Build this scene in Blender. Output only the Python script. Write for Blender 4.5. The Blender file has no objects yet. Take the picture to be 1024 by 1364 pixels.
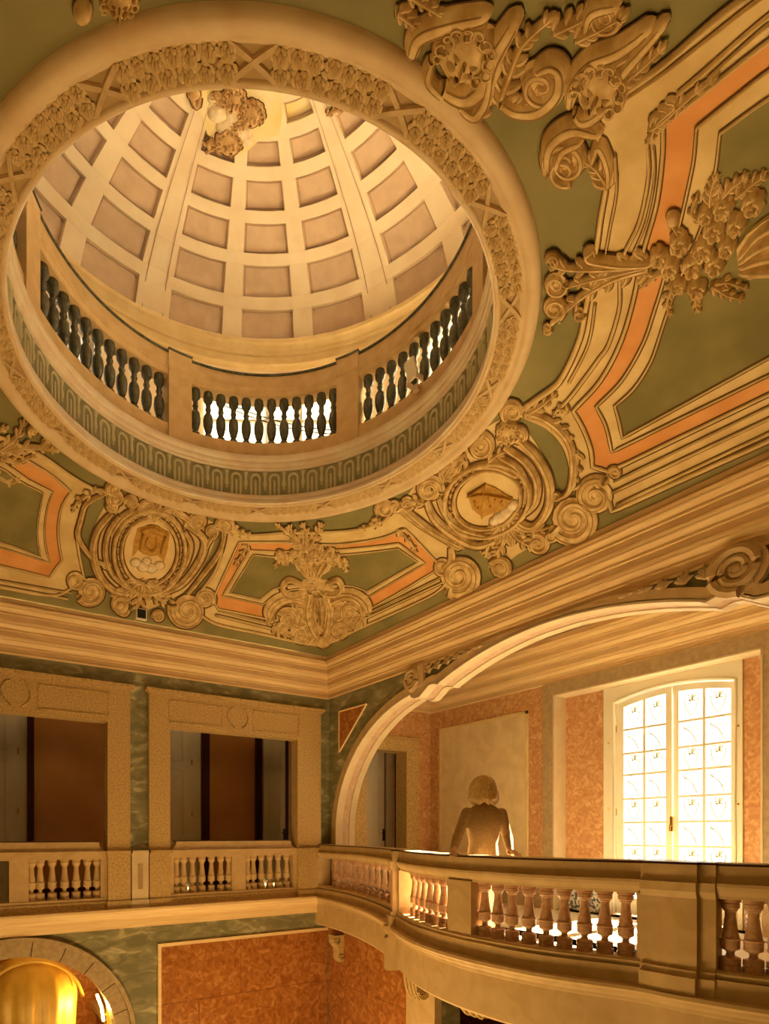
import bpy, math, random
from mathutils import Vector, Matrix
from mathutils.geometry import delaunay_2d_cdt
random.seed(7)
SC = bpy.context.scene
COL = SC.collection

# ------------------------------------------------------------------ camera
F, PX, PY, YAW = 771.3, 390.8, 1109.5, 0.5356
CC, SS = math.cos(YAW), math.sin(YAW)
cam_d = bpy.data.cameras.new('camera')
cam = bpy.data.objects.new('camera', cam_d); COL.objects.link(cam)
cam.location = (0, 0, 0)
cam.rotation_euler = (math.pi/2, 0, -YAW)
cam_d.sensor_fit = 'VERTICAL'; cam_d.sensor_height = 36.0
cam_d.lens = F/1364*36.0
cam_d.shift_x = (512-PX)/1364
cam_d.shift_y = (PY-682)/1364
cam_d.clip_start = 0.02
SC.camera = cam

# ------------------------------------------------------------------ light
W = bpy.data.worlds.new('sky'); SC.world = W; W.use_nodes = True
W.node_tree.nodes['Background'].inputs[0].default_value = (1.0, 0.93, 0.80, 1)
W.node_tree.nodes['Background'].inputs[1].default_value = 3.0
SC.view_settings.view_transform = 'Standard'; SC.view_settings.look = 'None'
SC.view_settings.gamma = 1.0; SC.view_settings.use_curve_mapping = False
SC.view_settings.exposure = 0.0

def light(name, kind, loc, energy, color, size=0.2, target=None, size_y=None, spot=None):
    d = bpy.data.lights.new(name, kind); d.energy = energy; d.color = color
    if kind == 'AREA':
        d.size = size
        if size_y: d.shape = 'RECTANGLE'; d.size_y = size_y
    elif kind == 'SUN': d.angle = size
    else: d.shadow_soft_size = size
    if spot: d.spot_size = spot; d.spot_blend = 0.6
    o = bpy.data.objects.new(name, d); COL.objects.link(o); o.location = loc
    if target is not None:
        o.rotation_euler = (Vector(target)-Vector(loc)).to_track_quat('-Z', 'Y').to_euler()
    return o
WARM = (1.0, 0.62, 0.215); GOLD = (1.0, 0.58, 0.18); DAY = (1.0, 0.785, 0.46)
sd = Vector((-0.90, 0.02, -0.41)).normalized()
light('sun_offscreen', 'SUN', (14, 3, 6), 150.0, (1.0, 0.81, 0.48), 0.02, Vector((14, 3, 6))+sd)
# lamps standing on the floor of the hall below
light('hall_lamp_below_offscreen', 'AREA', (1.2, 3.6, -4.6), 205, WARM, 1.6, (2.6, 4.6, 4), 1.6)
light('hall_lamp_below_offscreen', 'AREA', (3.6, 6.0, -4.6), 100, WARM, 1.2, (3.2, 5.6, 4), 1.2)

# ------------------------------------------------------------------ pixel helpers (directions only)
XB, YA, ZC, ZR = 5.62, 8.29, 2.33, 2.99       # arch wall, far wall, cornice foot and top
CX, CY = 2.20, 4.31                            # centre of the hall and dome
RI, RO, HR = 1.877, 2.18, 3.80                 # dome opening
ZF = -1.18                                     # gallery floor
ZG = -5.2                                      # hall floor
PRJ = 0.12
HX, HY = XB-PRJ-CX, YA-PRJ-CY
def ray(x, y):
    a = (x-PX)/F; b = (PY-y)/F
    return SS+CC*a, CC-SS*a, b
def onY(x, y, Y):
    d = ray(x, y); t = Y/d[1]; return Vector((t*d[0], Y, t*d[2]))
def onX(x, y, X):
    d = ray(x, y); t = X/d[0]; return Vector((X, t*d[1], t*d[2]))
def cz(x, y):
    dx, dy = x-CX, y-CY; rho = math.hypot(dx, dy)
    if rho <= RO: return HR
    rr = min(HX/max(abs(dx)/rho, 1e-6), HY/max(abs(dy)/rho, 1e-6))
    s = min(max((rho-RO)/max(rr-RO, 1e-4), 0), 1.0)
    return HR-(HR-ZR)*s**1.7
def cnorm(x, y):
    e = 0.03
    n = Vector((cz(x+e, y)-cz(x-e, y), cz(x, y+e)-cz(x, y-e), -2*e))
    return n.normalized()
def cpt(px, py, h=0.0):
    d = ray(px, py); lo, hi = 2.6/d[2], 3.9/d[2]
    for _ in range(30):
        m = (lo+hi)/2
        if m*d[2] < cz(m*d[0], m*d[1]): lo = m
        else: hi = m
    x, y = hi*d[0], hi*d[1]
    return Vector((x, y, cz(x, y)))+cnorm(x, y)*h

# ------------------------------------------------------------------ materials
MATS = {}
def mat(name, c, c2=None, scale=6.0, amount=1.0, rough=0.6, detail=4.0, lo=0.35, hi=0.65, bump=0.0,
        dist=0.0, metal=0.0, stretch=None, c3=None, spec=0.3, emit=None, es=0.0):
    m = bpy.data.materials.new(name); m.use_nodes = True; nt = m.node_tree; b = nt.nodes['Principled BSDF']
    b.inputs['Roughness'].default_value = rough; b.inputs['Metallic'].default_value = metal
    b.inputs['Specular IOR Level'].default_value = spec
    b.inputs['Base Color'].default_value = (*c, 1)
    if emit: b.inputs['Emission Color'].default_value = (*emit, 1); b.inputs['Emission Strength'].default_value = es
    if c2:
        tc = nt.nodes.new('ShaderNodeTexCoord'); mp = nt.nodes.new('ShaderNodeMapping')
        if stretch: mp.inputs['Scale'].default_value = stretch
        nz = nt.nodes.new('ShaderNodeTexNoise'); nz.inputs['Scale'].default_value = scale
        nz.inputs['Detail'].default_value = detail; nz.inputs['Distortion'].default_value = dist
        cr = nt.nodes.new('ShaderNodeValToRGB'); el = cr.color_ramp.elements
        el[0].position = lo; el[0].color = (*c, 1); el[1].position = hi; el[1].color = (*c2, 1)
        if c3:
            e = el.new((lo+hi)/2); e.color = (*c3, 1)
        L = nt.links.new
        L(tc.outputs['Object'], mp.inputs[0]); L(mp.outputs[0], nz.inputs['Vector']); L(nz.outputs['Fac'], cr.inputs[0])
        L(cr.outputs[0], b.inputs['Base Color'])
        if bump:
            bp = nt.nodes.new('ShaderNodeBump'); bp.inputs['Strength'].default_value = bump; bp.inputs['Distance'].default_value = 0.02
            L(nz.outputs['Fac'], bp.inputs['Height']); L(bp.outputs[0], b.inputs['Normal'])
    MATS[name] = m
    return m
mat('green_ground', (.205, .185, .075), (.29, .25, .11), 1.6, rough=.75)
mat('green_panel', (.195, .17, .06), (.28, .235, .095), 2.2, rough=.75)
mat('cream', (.74, .55, .27), (.82, .64, .35), 5, rough=.65)
mat('cream_relief', (.50, .325, .125), (.78, .58, .29), 10, rough=.65, bump=.3)
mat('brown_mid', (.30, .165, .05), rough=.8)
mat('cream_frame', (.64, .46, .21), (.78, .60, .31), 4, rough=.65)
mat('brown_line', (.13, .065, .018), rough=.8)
mat('orange', (.70, .31, .10), (.80, .40, .15), 3, rough=.7)
mat('gold_paint', (.62, .36, .08), (.45, .24, .05), 18, rough=.6)
mat('cloud_paint', (.86, .74, .54), (.74, .56, .36), 20, rough=.7)
mat('ring_band', (.50, .345, .165), (.43, .29, .13), 12, rough=.7)
mat('rose_relief', (.72, .53, .28), (.56, .38, .17), 30, rough=.7)
mat('ribbon_stone', (.62, .45, .25), (.52, .36, .18), 14, rough=.7)
mat('ring_stone', (.74, .58, .37), (.66, .48, .28), 5, rough=.6)
mat('frieze_green', (.27, .265, .165), (.34, .32, .20), 6, rough=.7)
mat('frieze_relief', (.58, .54, .35), (.64, .59, .39), 10, rough=.7)
mat('drum_pale', (.86, .76, .62), (.78, .62, .47), 5, rough=.55)
mat('drum_stone', (.76, .55, .30), (.66, .45, .22), 8, rough=.6)
mat('dark_marble', (.055, .060, .045), (.13, .125, .085), 18, rough=.25, spec=.5)
mat('dome_plaster', (.90, .77, .58), (.84, .68, .49), 3.2, rough=.7)
mat('dome_pink', (.70, .52, .385), (.62, .45, .32), 7, rough=.7)
mat('dome_line', (.50, .33, .22), rough=.7)
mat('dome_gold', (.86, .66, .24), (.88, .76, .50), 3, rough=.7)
mat('cherub', (.70, .47, .24), (.52, .31, .12), 12, rough=.7)
mat('cherub_skin', (.80, .60, .36), (.70, .48, .26), 16, rough=.7)
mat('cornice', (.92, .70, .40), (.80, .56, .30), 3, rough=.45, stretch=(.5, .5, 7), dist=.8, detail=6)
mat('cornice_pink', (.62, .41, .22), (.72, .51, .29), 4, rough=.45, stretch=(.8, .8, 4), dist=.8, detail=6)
mat('green_marble', (.20, .185, .105), (.56, .50, .32), 3.6, rough=.35, dist=.8, c3=(.28, .26, .155), lo=.40, hi=.72, detail=8, stretch=(1, 1, 2.2))
mat('red_marble', (.29, .095, .02), (.57, .27, .088), 8, rough=.3, dist=1.5, c3=(.41, .155, .038), lo=.34, hi=.72, detail=14)
mat('rose_marble', (.50, .235, .105), (.74, .48, .26), 11, rough=.4, dist=1.6, c3=(.60, .325, .155), lo=.34, hi=.70, detail=14)
mat('beige_panel', (.72, .54, .31), (.82, .65, .41), 4, rough=.5, dist=.6, detail=8)
mat('speckled_stone', (.62, .43, .19), (.34, .215, .085), 48, rough=.55, detail=6, lo=.42, hi=.72)
mat('grey_stone', (.48, .35, .20), (.38, .27, .15), 18, rough=.55, detail=6)
mat('arch_stone', (.62, .45, .25), (.54, .38, .20), 8, rough=.5, detail=6)
mat('pale_stone', (.64, .46, .25), (.55, .38, .19), 5, rough=.4, dist=1.2, detail=6)
mat('balcony_stone', (.62, .44, .235), (.54, .37, .18), 4, rough=.6, dist=1.6, detail=7)
mat('pink_marble', (.66, .42, .28), (.50, .28, .16), 22, rough=.35, detail=5, dist=.5)
mat('soffit_pale', (.72, .59, .40), (.66, .51, .33), 4, rough=.5)
mat('soffit_pink', (.56, .36, .23), (.66, .47, .32), 9, rough=.5, dist=1.0, detail=8)
mat('dark_cap', (.045, .012, .012), rough=.3)
mat('maroon', (.055, .010, .016), rough=.5)
mat('room_orange', (.62, .29, .09), (.66, .33, .12), 2, rough=.6)
mat('room_pink', (.66, .42, .28), rough=.6)
mat('white_paint', (.84, .78, .66), (.80, .73, .60), 3, rough=.4)
mat('floor_pale', (.90, .83, .68), (.84, .75, .58), 3, rough=.35)
mat('floor_hall', (.45, .33, .2), (.3, .2, .12), 3, rough=.3)
mat('black_iron', (.02, .02, .02), rough=.4)
mat('brass', (.75, .48, .14), rough=.25, metal=1.0)
mat('gold_cloth', (.80, .52, .10), (.66, .40, .06), 4, rough=.42, metal=.0, spec=.6)
mat('warm_glow', (1, .8, .4), emit=(1, .66, .22), es=9.0)
mat('jacket', (.46, .31, .16), (.36, .23, .11), 60, rough=.85)
mat('trousers', (.72, .64, .52), rough=.8)
mat('skin', (.66, .40, .26), rough=.5)
mat('hair', (.78, .55, .26), (.48, .30, .11), 26, rough=.45, stretch=(6, 6, .6))
mat('tile_blue', (.75, .72, .66), (.10, .14, .24), 26, rough=.2, detail=3, lo=.45, hi=.55)


mat('cable', (.05, .05, .04), rough=.6)
def glassmat():
    m = bpy.data.materials.new('pane_glass'); m.use_nodes = True; nt = m.node_tree
    for n in list(nt.nodes): nt.nodes.remove(n)
    o = nt.nodes.new('ShaderNodeOutputMaterial'); mx = nt.nodes.new('ShaderNodeMixShader')
    t = nt.nodes.new('ShaderNodeBsdfTransparent'); g = nt.nodes.new('ShaderNodeBsdfGlossy'); g.inputs['Roughness'].default_value = .05
    t.inputs[0].default_value = (.96, .97, .95, 1); mx.inputs[0].default_value = .05
    nt.links.new(t.outputs[0], mx.inputs[1]); nt.links.new(g.outputs[0], mx.inputs[2]); nt.links.new(mx.outputs[0], o.inputs[0])
    MATS['pane_glass'] = m
glassmat()
def frosted():
    m = bpy.data.materials.new('frosted_glass'); m.use_nodes = True; nt = m.node_tree
    for n in list(nt.nodes): nt.nodes.remove(n)
    o = nt.nodes.new('ShaderNodeOutputMaterial'); t = nt.nodes.new('ShaderNodeBsdfTranslucent'); t.inputs[0].default_value = (.50, .49, .46, 1)
    nt.links.new(t.outputs[0], o.inputs[0]); MATS['frosted_glass'] = m
frosted()
def etched(name, c, k):
    m = bpy.data.materials.new(name); m.use_nodes = True; nt = m.node_tree; b = nt.nodes['Principled BSDF']
    b.inputs['Base Color'].default_value = (*c, 1); b.inputs['Roughness'].default_value = .9
    mx = nt.nodes.new('ShaderNodeMixShader'); t = nt.nodes.new('ShaderNodeBsdfTransparent'); mx.inputs[0].default_value = k
    nt.links.new(t.outputs[0], mx.inputs[1]); nt.links.new(b.outputs[0], mx.inputs[2]); nt.links.new(mx.outputs[0], nt.nodes['Material Output'].inputs[0]); MATS[name] = m
etched('etching', (.50, .46, .34), .80); etched('etching_flower', (.45, .42, .20), .70)

# ------------------------------------------------------------------ mesh helpers
class MB:
    def __init__(s): s.v = []; s.f = []; s.m = []; s.cur = 0
    def face(s, *i): s.f.append(i); s.m.append(s.cur)
    def add(s, *p):
        n = len(s.v); s.v += [tuple(q) for q in p]; return n
    def box(s, x0, x1, y0, y1, z0, z1):
        n = s.add((x0,y0,z0),(x1,y0,z0),(x1,y1,z0),(x0,y1,z0),(x0,y0,z1),(x1,y0,z1),(x1,y1,z1),(x0,y1,z1))
        for a in ((0,3,2,1),(4,5,6,7),(0,1,5,4),(1,2,6,5),(2,3,7,6),(3,0,4,7)): s.face(*(n+k for k in a))
        return s
    def obox(s, c, ax, ay, az, hx, hy, hz):
        c = Vector(c); ax, ay, az = Vector(ax)*hx, Vector(ay)*hy, Vector(az)*hz
        n = s.add(*[c+ax*i+ay*j+az*k for i, j, k in ((-1,-1,-1),(1,-1,-1),(1,1,-1),(-1,1,-1),(-1,-1,1),(1,-1,1),(1,1,1),(-1,1,1))])
        for a in ((0,3,2,1),(4,5,6,7),(0,1,5,4),(1,2,6,5),(2,3,7,6),(3,0,4,7)): s.face(*(n+k for k in a))
        return s
    def lathe(s, prof, n=24, c=(0,0,0), a0=0.0, a1=None, closed_ends=True):
        full = a1 is None; a1 = a0+2*math.pi if full else a1
        k = n if full else n+1; m = len(prof); b = len(s.v)
        for i in range(k):
            a = a0+(a1-a0)*i/n; ca, sa = math.cos(a), math.sin(a)
            s.v += [(c[0]+r*ca, c[1]+r*sa, c[2]+z) for r, z in prof]
        for i in range(n):
            p, q = b+i*m, b+((i+1) % k)*m
            for j in range(m-1): s.face(p+j, q+j, q+j+1, p+j+1)
        return s
    def sweep(s, prof, path, up=(0,0,1), closed=False):
        """prof: (side, up) pairs, path: points in plan; side = left normal of the path"""
        m = len(prof); b = len(s.v); P = [Vector(p) for p in path]; n = len(P)
        for i, p in enumerate(P):
            t = (P[min(i+1, n-1)]-P[max(i-1, 0)]); t.z = 0; t.normalize(); sd_ = Vector((-t.y, t.x, 0))
            s.v += [tuple(p+sd_*a+Vector((0,0,z))) for a, z in prof]
        for i in range(n-1):
            for j in range(m if closed else m-1):
                j2 = (j+1) % m
                s.face(b+i*m+j, b+(i+1)*m+j, b+(i+1)*m+j2, b+i*m+j2)
        if closed:
            s.face(*range(b, b+m)); s.face(*reversed(range(b+(n-1)*m, b+n*m)))
        return s
    def tube(s, pts, rad, k=6, flat=None):
        P = [Vector(p) for p in pts]; n = len(P); b = len(s.v)
        for i, p in enumerate(P):
            t = (P[min(i+1, n-1)]-P[max(i-1, 0)]).normalized()
            u = t.cross(Vector((0,0,1)));  u = u.normalized() if u.length > 1e-3 else Vector((1,0,0)); w = t.cross(u)
            r = rad[i] if isinstance(rad, (list, tuple)) else rad
            s.v += [tuple(p+(u*math.cos(2*math.pi*j/k)+w*math.sin(2*math.pi*j/k))*r) for j in range(k)]
        for i in range(n-1):
            for j in range(k): s.face(b+i*k+j, b+i*k+(j+1)%k, b+(i+1)*k+(j+1)%k, b+(i+1)*k+j)
        s.face(*range(b, b+k)); s.face(*reversed(range(b+(n-1)*k, b+n*k)))
        return s
    def extrude(s, poly, fn, d0, d1):
        """poly in 2D, fn(u, v, depth) -> 3D"""
        n = len(poly); b = s.add(*[fn(u, v, d0) for u, v in poly]); s.add(*[fn(u, v, d1) for u, v in poly])
        s.face(*range(b, b+n)); s.face(*reversed(range(b+n, b+2*n)))
        for i in range(n): s.face(b+i, b+n+i, b+n+(i+1)%n, b+(i+1)%n)
        return s
    def ball(s, c, r, nu=8, nv=6):
        rx, ry, rz = r if isinstance(r, (tuple, list)) else (r, r, r); b = len(s.v)
        for i in range(nv+1):
            p = math.pi*i/nv
            s.v += [(c[0]+rx*math.sin(p)*math.cos(2*math.pi*j/nu), c[1]+ry*math.sin(p)*math.sin(2*math.pi*j/nu), c[2]+rz*math.cos(p)) for j in range(nu)]
        for i in range(nv):
            for j in range(nu): s.face(b+i*nu+j, b+(i+1)*nu+j, b+(i+1)*nu+(j+1)%nu, b+i*nu+(j+1)%nu)
        return s
    def mesh(s, name, mats, smooth=False):
        me = bpy.data.meshes.new(name); me.from_pydata(s.v, [], s.f)
        for q in ([mats] if isinstance(mats, str) else mats): me.materials.append(MATS[q])
        me.polygons.foreach_set('material_index', s.m)
        if smooth: me.polygons.foreach_set('use_smooth', [True]*len(me.polygons))
        me.validate(); me.update()
        return me
    def build(s, name, mats, parent=None, smooth=False):
        return put(name, s.mesh(name, mats, smooth), parent)
def put(name, me, parent=None, loc=None, rz=None, scale=None):
    o = bpy.data.objects.new(name, me); COL.objects.link(o)
    if parent: o.parent = parent
    if loc is not None: o.location = loc
    if rz is not None: o.rotation_euler = (0, 0, rz)
    if scale is not None: o.scale = scale
    return o
def struct(o): o['kind'] = 'structure'; return o
def thing(o, label, cat, group=None):
    o['label'] = label; o['category'] = cat
    if group: o['group'] = group
    return o
def empty(name, loc=(0,0,0)):
    o = bpy.data.objects.new(name, None); COL.objects.link(o); o.location = loc; o.empty_display_size = .1; return o
def spline(pts, n=6, closed=False):
    P = [Vector(p) if len(p) == 3 else Vector((p[0], p[1], 0)) for p in pts]; out = []; N = len(P)
    rng = range(N if closed else N-1)
    for i in rng:
        g = (lambda k: P[k % N]) if closed else (lambda k: P[min(max(k, 0), N-1)])
        a, b, c, d = g(i-1), g(i), g(i+1), g(i+2)
        for k in range(n):
            t = k/n
            out.append(0.5*((2*b)+(c-a)*t+(2*a-5*b+4*c-d)*t*t+(3*b-a-3*c+d)*t**3))
    if not closed: out.append(P[-1])
    return out
def shade_auto(o):
    me = o.data; me.polygons.foreach_set('use_smooth', [True]*len(me.polygons))
    try: me.set_sharp_from_angle(angle=math.radians(38))
    except Exception: pass
    return o

# ================================================================== STRUCTURE
fA = lambda u, v, d: (u, YA+d, v)          # far wall: u = X, v = Z, d > 0 into the wall
fB = lambda u, v, d: (XB+d, u, v)          # arch wall: u = Y
fW = lambda u, v, d: (8.0+d, u, v)         # window wall

# ---- floors
fl = struct(MB().box(-1.6, 8.6, -1.9, 11.2, ZG-.1, ZG).build('floor', 'floor_hall'))
struct(MB().box(-1.6, 8.6, YA+.02, 11.2, ZF-.12, ZF).build('floor_corridor', 'floor_pale'))
struct(MB().box(-1.6, 5.6, -1.9, .30, ZF-.2, ZF).build('floor_near_gallery', 'floor_pale'))

# ---- far wall
wa = MB()
for a, b in ((-1.6, -.45), (1.915, 2.753), (4.996, 5.98)): wa.box(a, b, YA, YA+.16, ZF, 1.58)
wa.box(-1.6, 5.98, YA, YA+.16, 1.58, 3.3)
NX, NZ, NR, NRO = .72, -2.912, 1.30, 1.552
arc = [(NX+NR*math.cos(a), NZ+NR*math.sin(a)) for a in [math.pi-math.pi*i/28 for i in range(29)]]
wa.extrude([(-1.6, ZG), (NX-NR, ZG)]+arc+[(NX+NR, ZG), (5.98, ZG), (5.98, ZF), (-1.6, ZF)], fA, 0, .3)
wall_far = struct(wa.build('wall_far', 'green_marble'))

def surround(x0, x1, o0, o1, parent):
    s = MB()
    s.box(x0, o0, YA-.06, YA+.145, -.25, 1.55); s.box(o1, x1, YA-.06, YA+.145, -.25, 1.55)
    s.box(x0, x1, YA-.06, YA+.145, 1.55, 2.02)
    s.box(x0-.02, x1+.02, YA-.085, YA, 2.02, 2.05); s.box(x0-.05, x1+.05, YA-.115, YA, 2.05, 2.09)
    sr = s.build('door_surround', 'speckled_stone', parent)
    cxm = (o0+o1)/2
    for a, b in ((o0-.02, cxm-.26), (cxm+.26, o1+.02)):      # sunk lintel fields: a thin raised border
        q = MB(); z0, z1, w = 1.62, 1.95, .014
        for p in ((a, b, z0, z0+w), (a, b, z1-w, z1), (a, a+w, z0, z1), (b-w, b, z0, z1)): q.box(p[0], p[1], YA-.072, YA-.055, p[2], p[3])
        q.build('lintel_panel', 'speckled_stone', sr)
    for sg in (-1, 1):
        pts = [(cxm+sg*.175*math.cos(t), YA-.065, 1.80+.175*math.sin(t)) for t in [math.radians(-68+136*i/14) for i in range(15)]]
        MB().tube(pts, .013, 5).build('medallion_arc', 'speckled_stone', sr, True)
    return sr
surround(2.47, 5.43, 2.783, 4.966, wall_far)
surround(-.74, 2.198, -.42, 1.885, wall_far)
def pedestal(x0, x1, m, slot=False):
    p = MB(); y = YA-.085
    p.box(x0+.001, x1-.001, y, YA+.14 if not slot else YA, -1.0, -.31); p.box(x0-.012, x1+.012, y-.018, YA, -.31, -.285); p.box(x0-.022, x1+.022, y-.03, YA, -.285, -.25)
    p.box(x0-.012, x1+.012, y-.02, YA, -1.10, -.95)
    o = p.build('pedestal', m, wall_far)
    if slot:
        c = (x0+x1)/2
        MB().box(c-.035, c+.035, y-.006, y+.01, -.80, -.44).build('slot_panel', 'grey_stone', o)
for a, b in ((2.47, 2.783), (4.966, 5.43), (-.74, -.42), (1.885, 2.198)): pedestal(a, b, 'speckled_stone')
pedestal(2.215, 2.455, 'soffit_pale', True); pedestal(5.445, 5.61, 'soffit_pale', True)
# ledge under the far gallery
lp = [(0, -1.06), (.17, -1.06), (.175, -1.09), (.15, -1.12), (.135, -1.15), (.10, -1.18), (.09, -1.21), (.055, -1.22), (.05, -1.345), (0, -1.35)]
lg = MB(); n = len(lp)
b = lg.add(*[(-1.6, YA-o, z) for o, z in lp]); lg.add(*[(5.62, YA-o, z) for o, z in lp])
for j in range(n-1): lg.face(b+j, b+j+1, b+n+j+1, b+n+j)
lg.build('ledge', 'cornice', wall_far)
# red marble field of the lower wall, slab by slab, in a pale frame
fr = MB(); x0, x1, z1 = 2.61, 5.60, -1.62
fr.box(x0, x1, YA-.03, YA, z1-.05, z1); fr.box(x0, x0+.05, YA-.03, YA, ZG, z1-.05)
fr.build('panel_frame', 'cornice', wall_far)
slab = []
rows = [(-2.52, -1.675, (2.665, 3.95, 5.60)), (-3.36, -2.525, (2.665, 3.25, 4.55, 5.60)), (-4.2, -3.365, (2.665, 3.95, 5.60)), (ZG, -4.205, (2.665, 3.25, 4.55, 5.60))]
for za, zb, xs in rows:
    for a, bb in zip(xs, xs[1:]):
        MB().box(a, bb-.006, YA-.015, YA, za, zb-.0).build('marble_slab', 'red_marble', wall_far)
# stone arch ring of the lower niche
for i in range(11):
    a0, a1 = math.pi*i/11+.004, math.pi*(i+1)/11-.004
    p = [(NX+NR*math.cos(a0+(a1-a0)*k/4), NZ+NR*math.sin(a0+(a1-a0)*k/4)) for k in range(5)]
    q = [(NX+1.50*math.cos(a1-(a1-a0)*k/4), NZ+1.50*math.sin(a1-(a1-a0)*k/4)) for k in range(5)]
    MB().extrude(p+q, fA, -.05, .28).build('voussoir', 'grey_stone', wall_far)
p = [(NX+1.50*math.cos(math.pi*k/40), NZ+1.50*math.sin(math.pi*k/40)) for k in range(41)]
q = [(NX+1.56*math.cos(math.pi-math.pi*k/40), NZ+1.56*math.sin(math.pi-math.pi*k/40)) for k in range(41)]
MB().extrude(p+q, fA, -.085, 0).build('hood_mould', 'grey_stone', wall_far)

# ---- corridor behind the far wall
YC = 10.3
struct(MB().box(-1.6, 8.6, YC, YC+.1, ZF, 3.2).build('wall_corridor', 'room_orange'))
struct(MB().box(-1.6, 8.6, YA, YC+.1, 2.6, 2.7).build('ceiling_corridor', 'white_paint'))
struct(MB().box(-1.7, -1.6, YA, 11.3, ZG, 3.2).build('wall_corridor_end', 'room_pink'))
struct(MB().box(8.6, 8.7, YA, 11.3, ZG, 3.2).build('wall_corridor_close', 'room_pink'))
def xc(px, Y=YC): return onY(px, 1000, Y).x
def post(p0, p1, Y, m='maroon', nm='door_jamb', par=None):
    return MB().box(xc(p0, Y), xc(p1, Y), Y-.05, Y+.05, ZF, 2.6).build(nm, m, par)
wc = bpy.data.objects['wall_corridor']
for a, bb in ((268, 278), (341, 347), (36, 45)): post(a, bb, YC-.06, par=wc)  # maroon door edges, the shadow on them put into the dark colour
MB().box(xc(278), xc(341), YC-.03, YC, ZF, ZF+.26).build('skirting', 'maroon', wc)
MB().box(xc(45), xc(160), YC-.03, YC, ZF, ZF+.26).build('skirting', 'maroon', wc)
MB().box(xc(252), xc(268), YC-.04, YC, ZF, 2.6).build('door_lining', 'white_paint', wc)
MB().box(xc(381), xc(420), YC-.04, YC, ZF, 2.6).build('wall_panel', 'room_pink', wc)
MB().box(xc(22), xc(36), YC-.04, YC, ZF, 2.6).build('door_lining', 'white_paint', wc)
def door_leaf(name, x0, x1, Y, m='white_paint', hand=None, hinge=None):
    d = struct(MB().box(x0, x1, Y-.045, Y, ZF+.01, 2.45).build(name, m))
    w = x1-x0
    for za, zb in ((-1.0, -.25), (-.1, 1.15), (1.3, 2.2)):
        q = MB(); t = .02; a, bb = x0+w*.22, x1-w*.22
        for p in ((a, bb, za, za+t), (a, bb, zb-t, zb), (a, a+t, za, zb), (bb-t, bb, za, zb)): q.box(p[0], p[1], Y-.06, Y-.04, p[2], p[3])
        q.build('door_panel', m, d)
    if hand is not None:
        h = MB().box(hand-.02, hand+.02, Y-.06, Y-.04, -.16, .08); h.tube([(hand, Y-.05, 0), (hand, Y-.10, 0), (hand-.09, Y-.105, 0)], .009, 6)
        h.build('door_handle', 'black_iron', d)
    if hinge is not None:
        for z in (-.6, .35, 1.3): MB().tube([(hinge, Y-.06, z-.05), (hinge, Y-.06, z+.05)], .014, 6).build('hinge', 'brass', d)
    return d
door_leaf('door_1', xc(205), xc(251), YC-.10, 'white_paint', hinge=xc(251.5))
door_leaf('door_2', xc(347), xc(375), YC-.10, 'white_paint', hand=xc(373.5))
MB().box(xc(375), xc(381), YC-.10, YC-.02, ZF, 2.6).build('door_jamb', 'maroon', wc)
door_leaf('door_3', xc(-40), xc(21.5), YC-.10, 'white_paint', hinge=xc(22.5))
for p0, p1, lb in ((230, 251, 'short glowing strip of reflected light low on the hinged corridor door'), (348, 373, 'short glowing strip of reflected light low on the corridor door with a handle')):
    lm = MB().box(xc(p0, YC-.16), xc(p1, YC-.16), YC-.165, YC-.14, -1.03, -1.00).build('reflection_strip', 'warm_glow')  # bright reflections at the door feet, put in as glowing strips
    thing(lm, lb, 'reflection strip', 'corridor reflection strips')

# ---- lower passage behind the niche
struct(MB().box(-1.6, 5.6, 11.1, 11.2, ZG, ZF).build('wall_passage', 'red_marble'))
ps = MB().box(2.35, 2.45, YA+.3, 11.1, ZG, ZF).build('wall_passage_side', 'red_marble'); struct(ps)
for z in (-2.55, -3.1):
    MB().box(2.22, 2.36, YA+.32, 11.1, z-.09, z).build('string_course', 'cream', ps)
pb = onY(138, 1338, 9.0)
t = empty('wall_lamp', (pb.x, 9.0, pb.z-.25))
MB().box(.035, .09, -.04, .04, -.05, .6).build('back_plate', 'brass', t)
MB().tube([(0, 0, 0), (-.03, 0, .22), (-.1, 0, .42)], .022, 8).build('glowing_tube', 'warm_glow', t, True)
MB().tube([(.04, 0, .1), (0, 0, .08)], .012, 6).build('arm', 'brass', t)
light('wall_lamp_light', 'POINT', (pb.x-.10, 8.92, pb.z-.05), 90, (1, .58, .14), .05)
thing(t, 'slim glowing wall lamp on the passage wall inside the lower arch', 'lamp')
# big gold draped form
g = MB(); gx, gy = onY(38, 1300, 9.35).x, 9.35; b = len(g.v); NU, NV = 96, 26
for i in range(NV+1):
    v = i/NV
    if v < .42: r = .66*math.sin(v/.42*math.pi/2)**.85; z = -1.82-.62*(1-math.cos(v/.42*math.pi/2))
    else: r = .66-.05*math.sin((v-.42)*6); z = -2.44-(v-.42)/.58*(-2.44-ZG)
    for j in range(NU):
        a = 2*math.pi*j/NU
        k = 1+max(0, v-.12)*.10*(math.sin(11*a+3*v)+.6*math.sin(23*a+1.3-2*v)+.5*math.sin(5*a))
        g.v.append((gx+r*k*math.cos(a), gy+r*k*.82*math.sin(a), z))
for i in range(NV):
    for j in range(NU): g.face(b+i*NU+j, b+(i+1)*NU+j, b+(i+1)*NU+(j+1)%NU, b+i*NU+(j+1)%NU)
t = empty('draped_form', (gx, gy, ZG))
o = g.build('gold_drape', 'gold_cloth', t, True); o.location = (-gx, -gy, -ZG)
rim = [(gx+.72*math.cos(a)*1.0, gy-.30, -2.58+.74*math.sin(a)) for a in [math.radians(10+150*i/24) for i in range(25)]]
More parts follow.
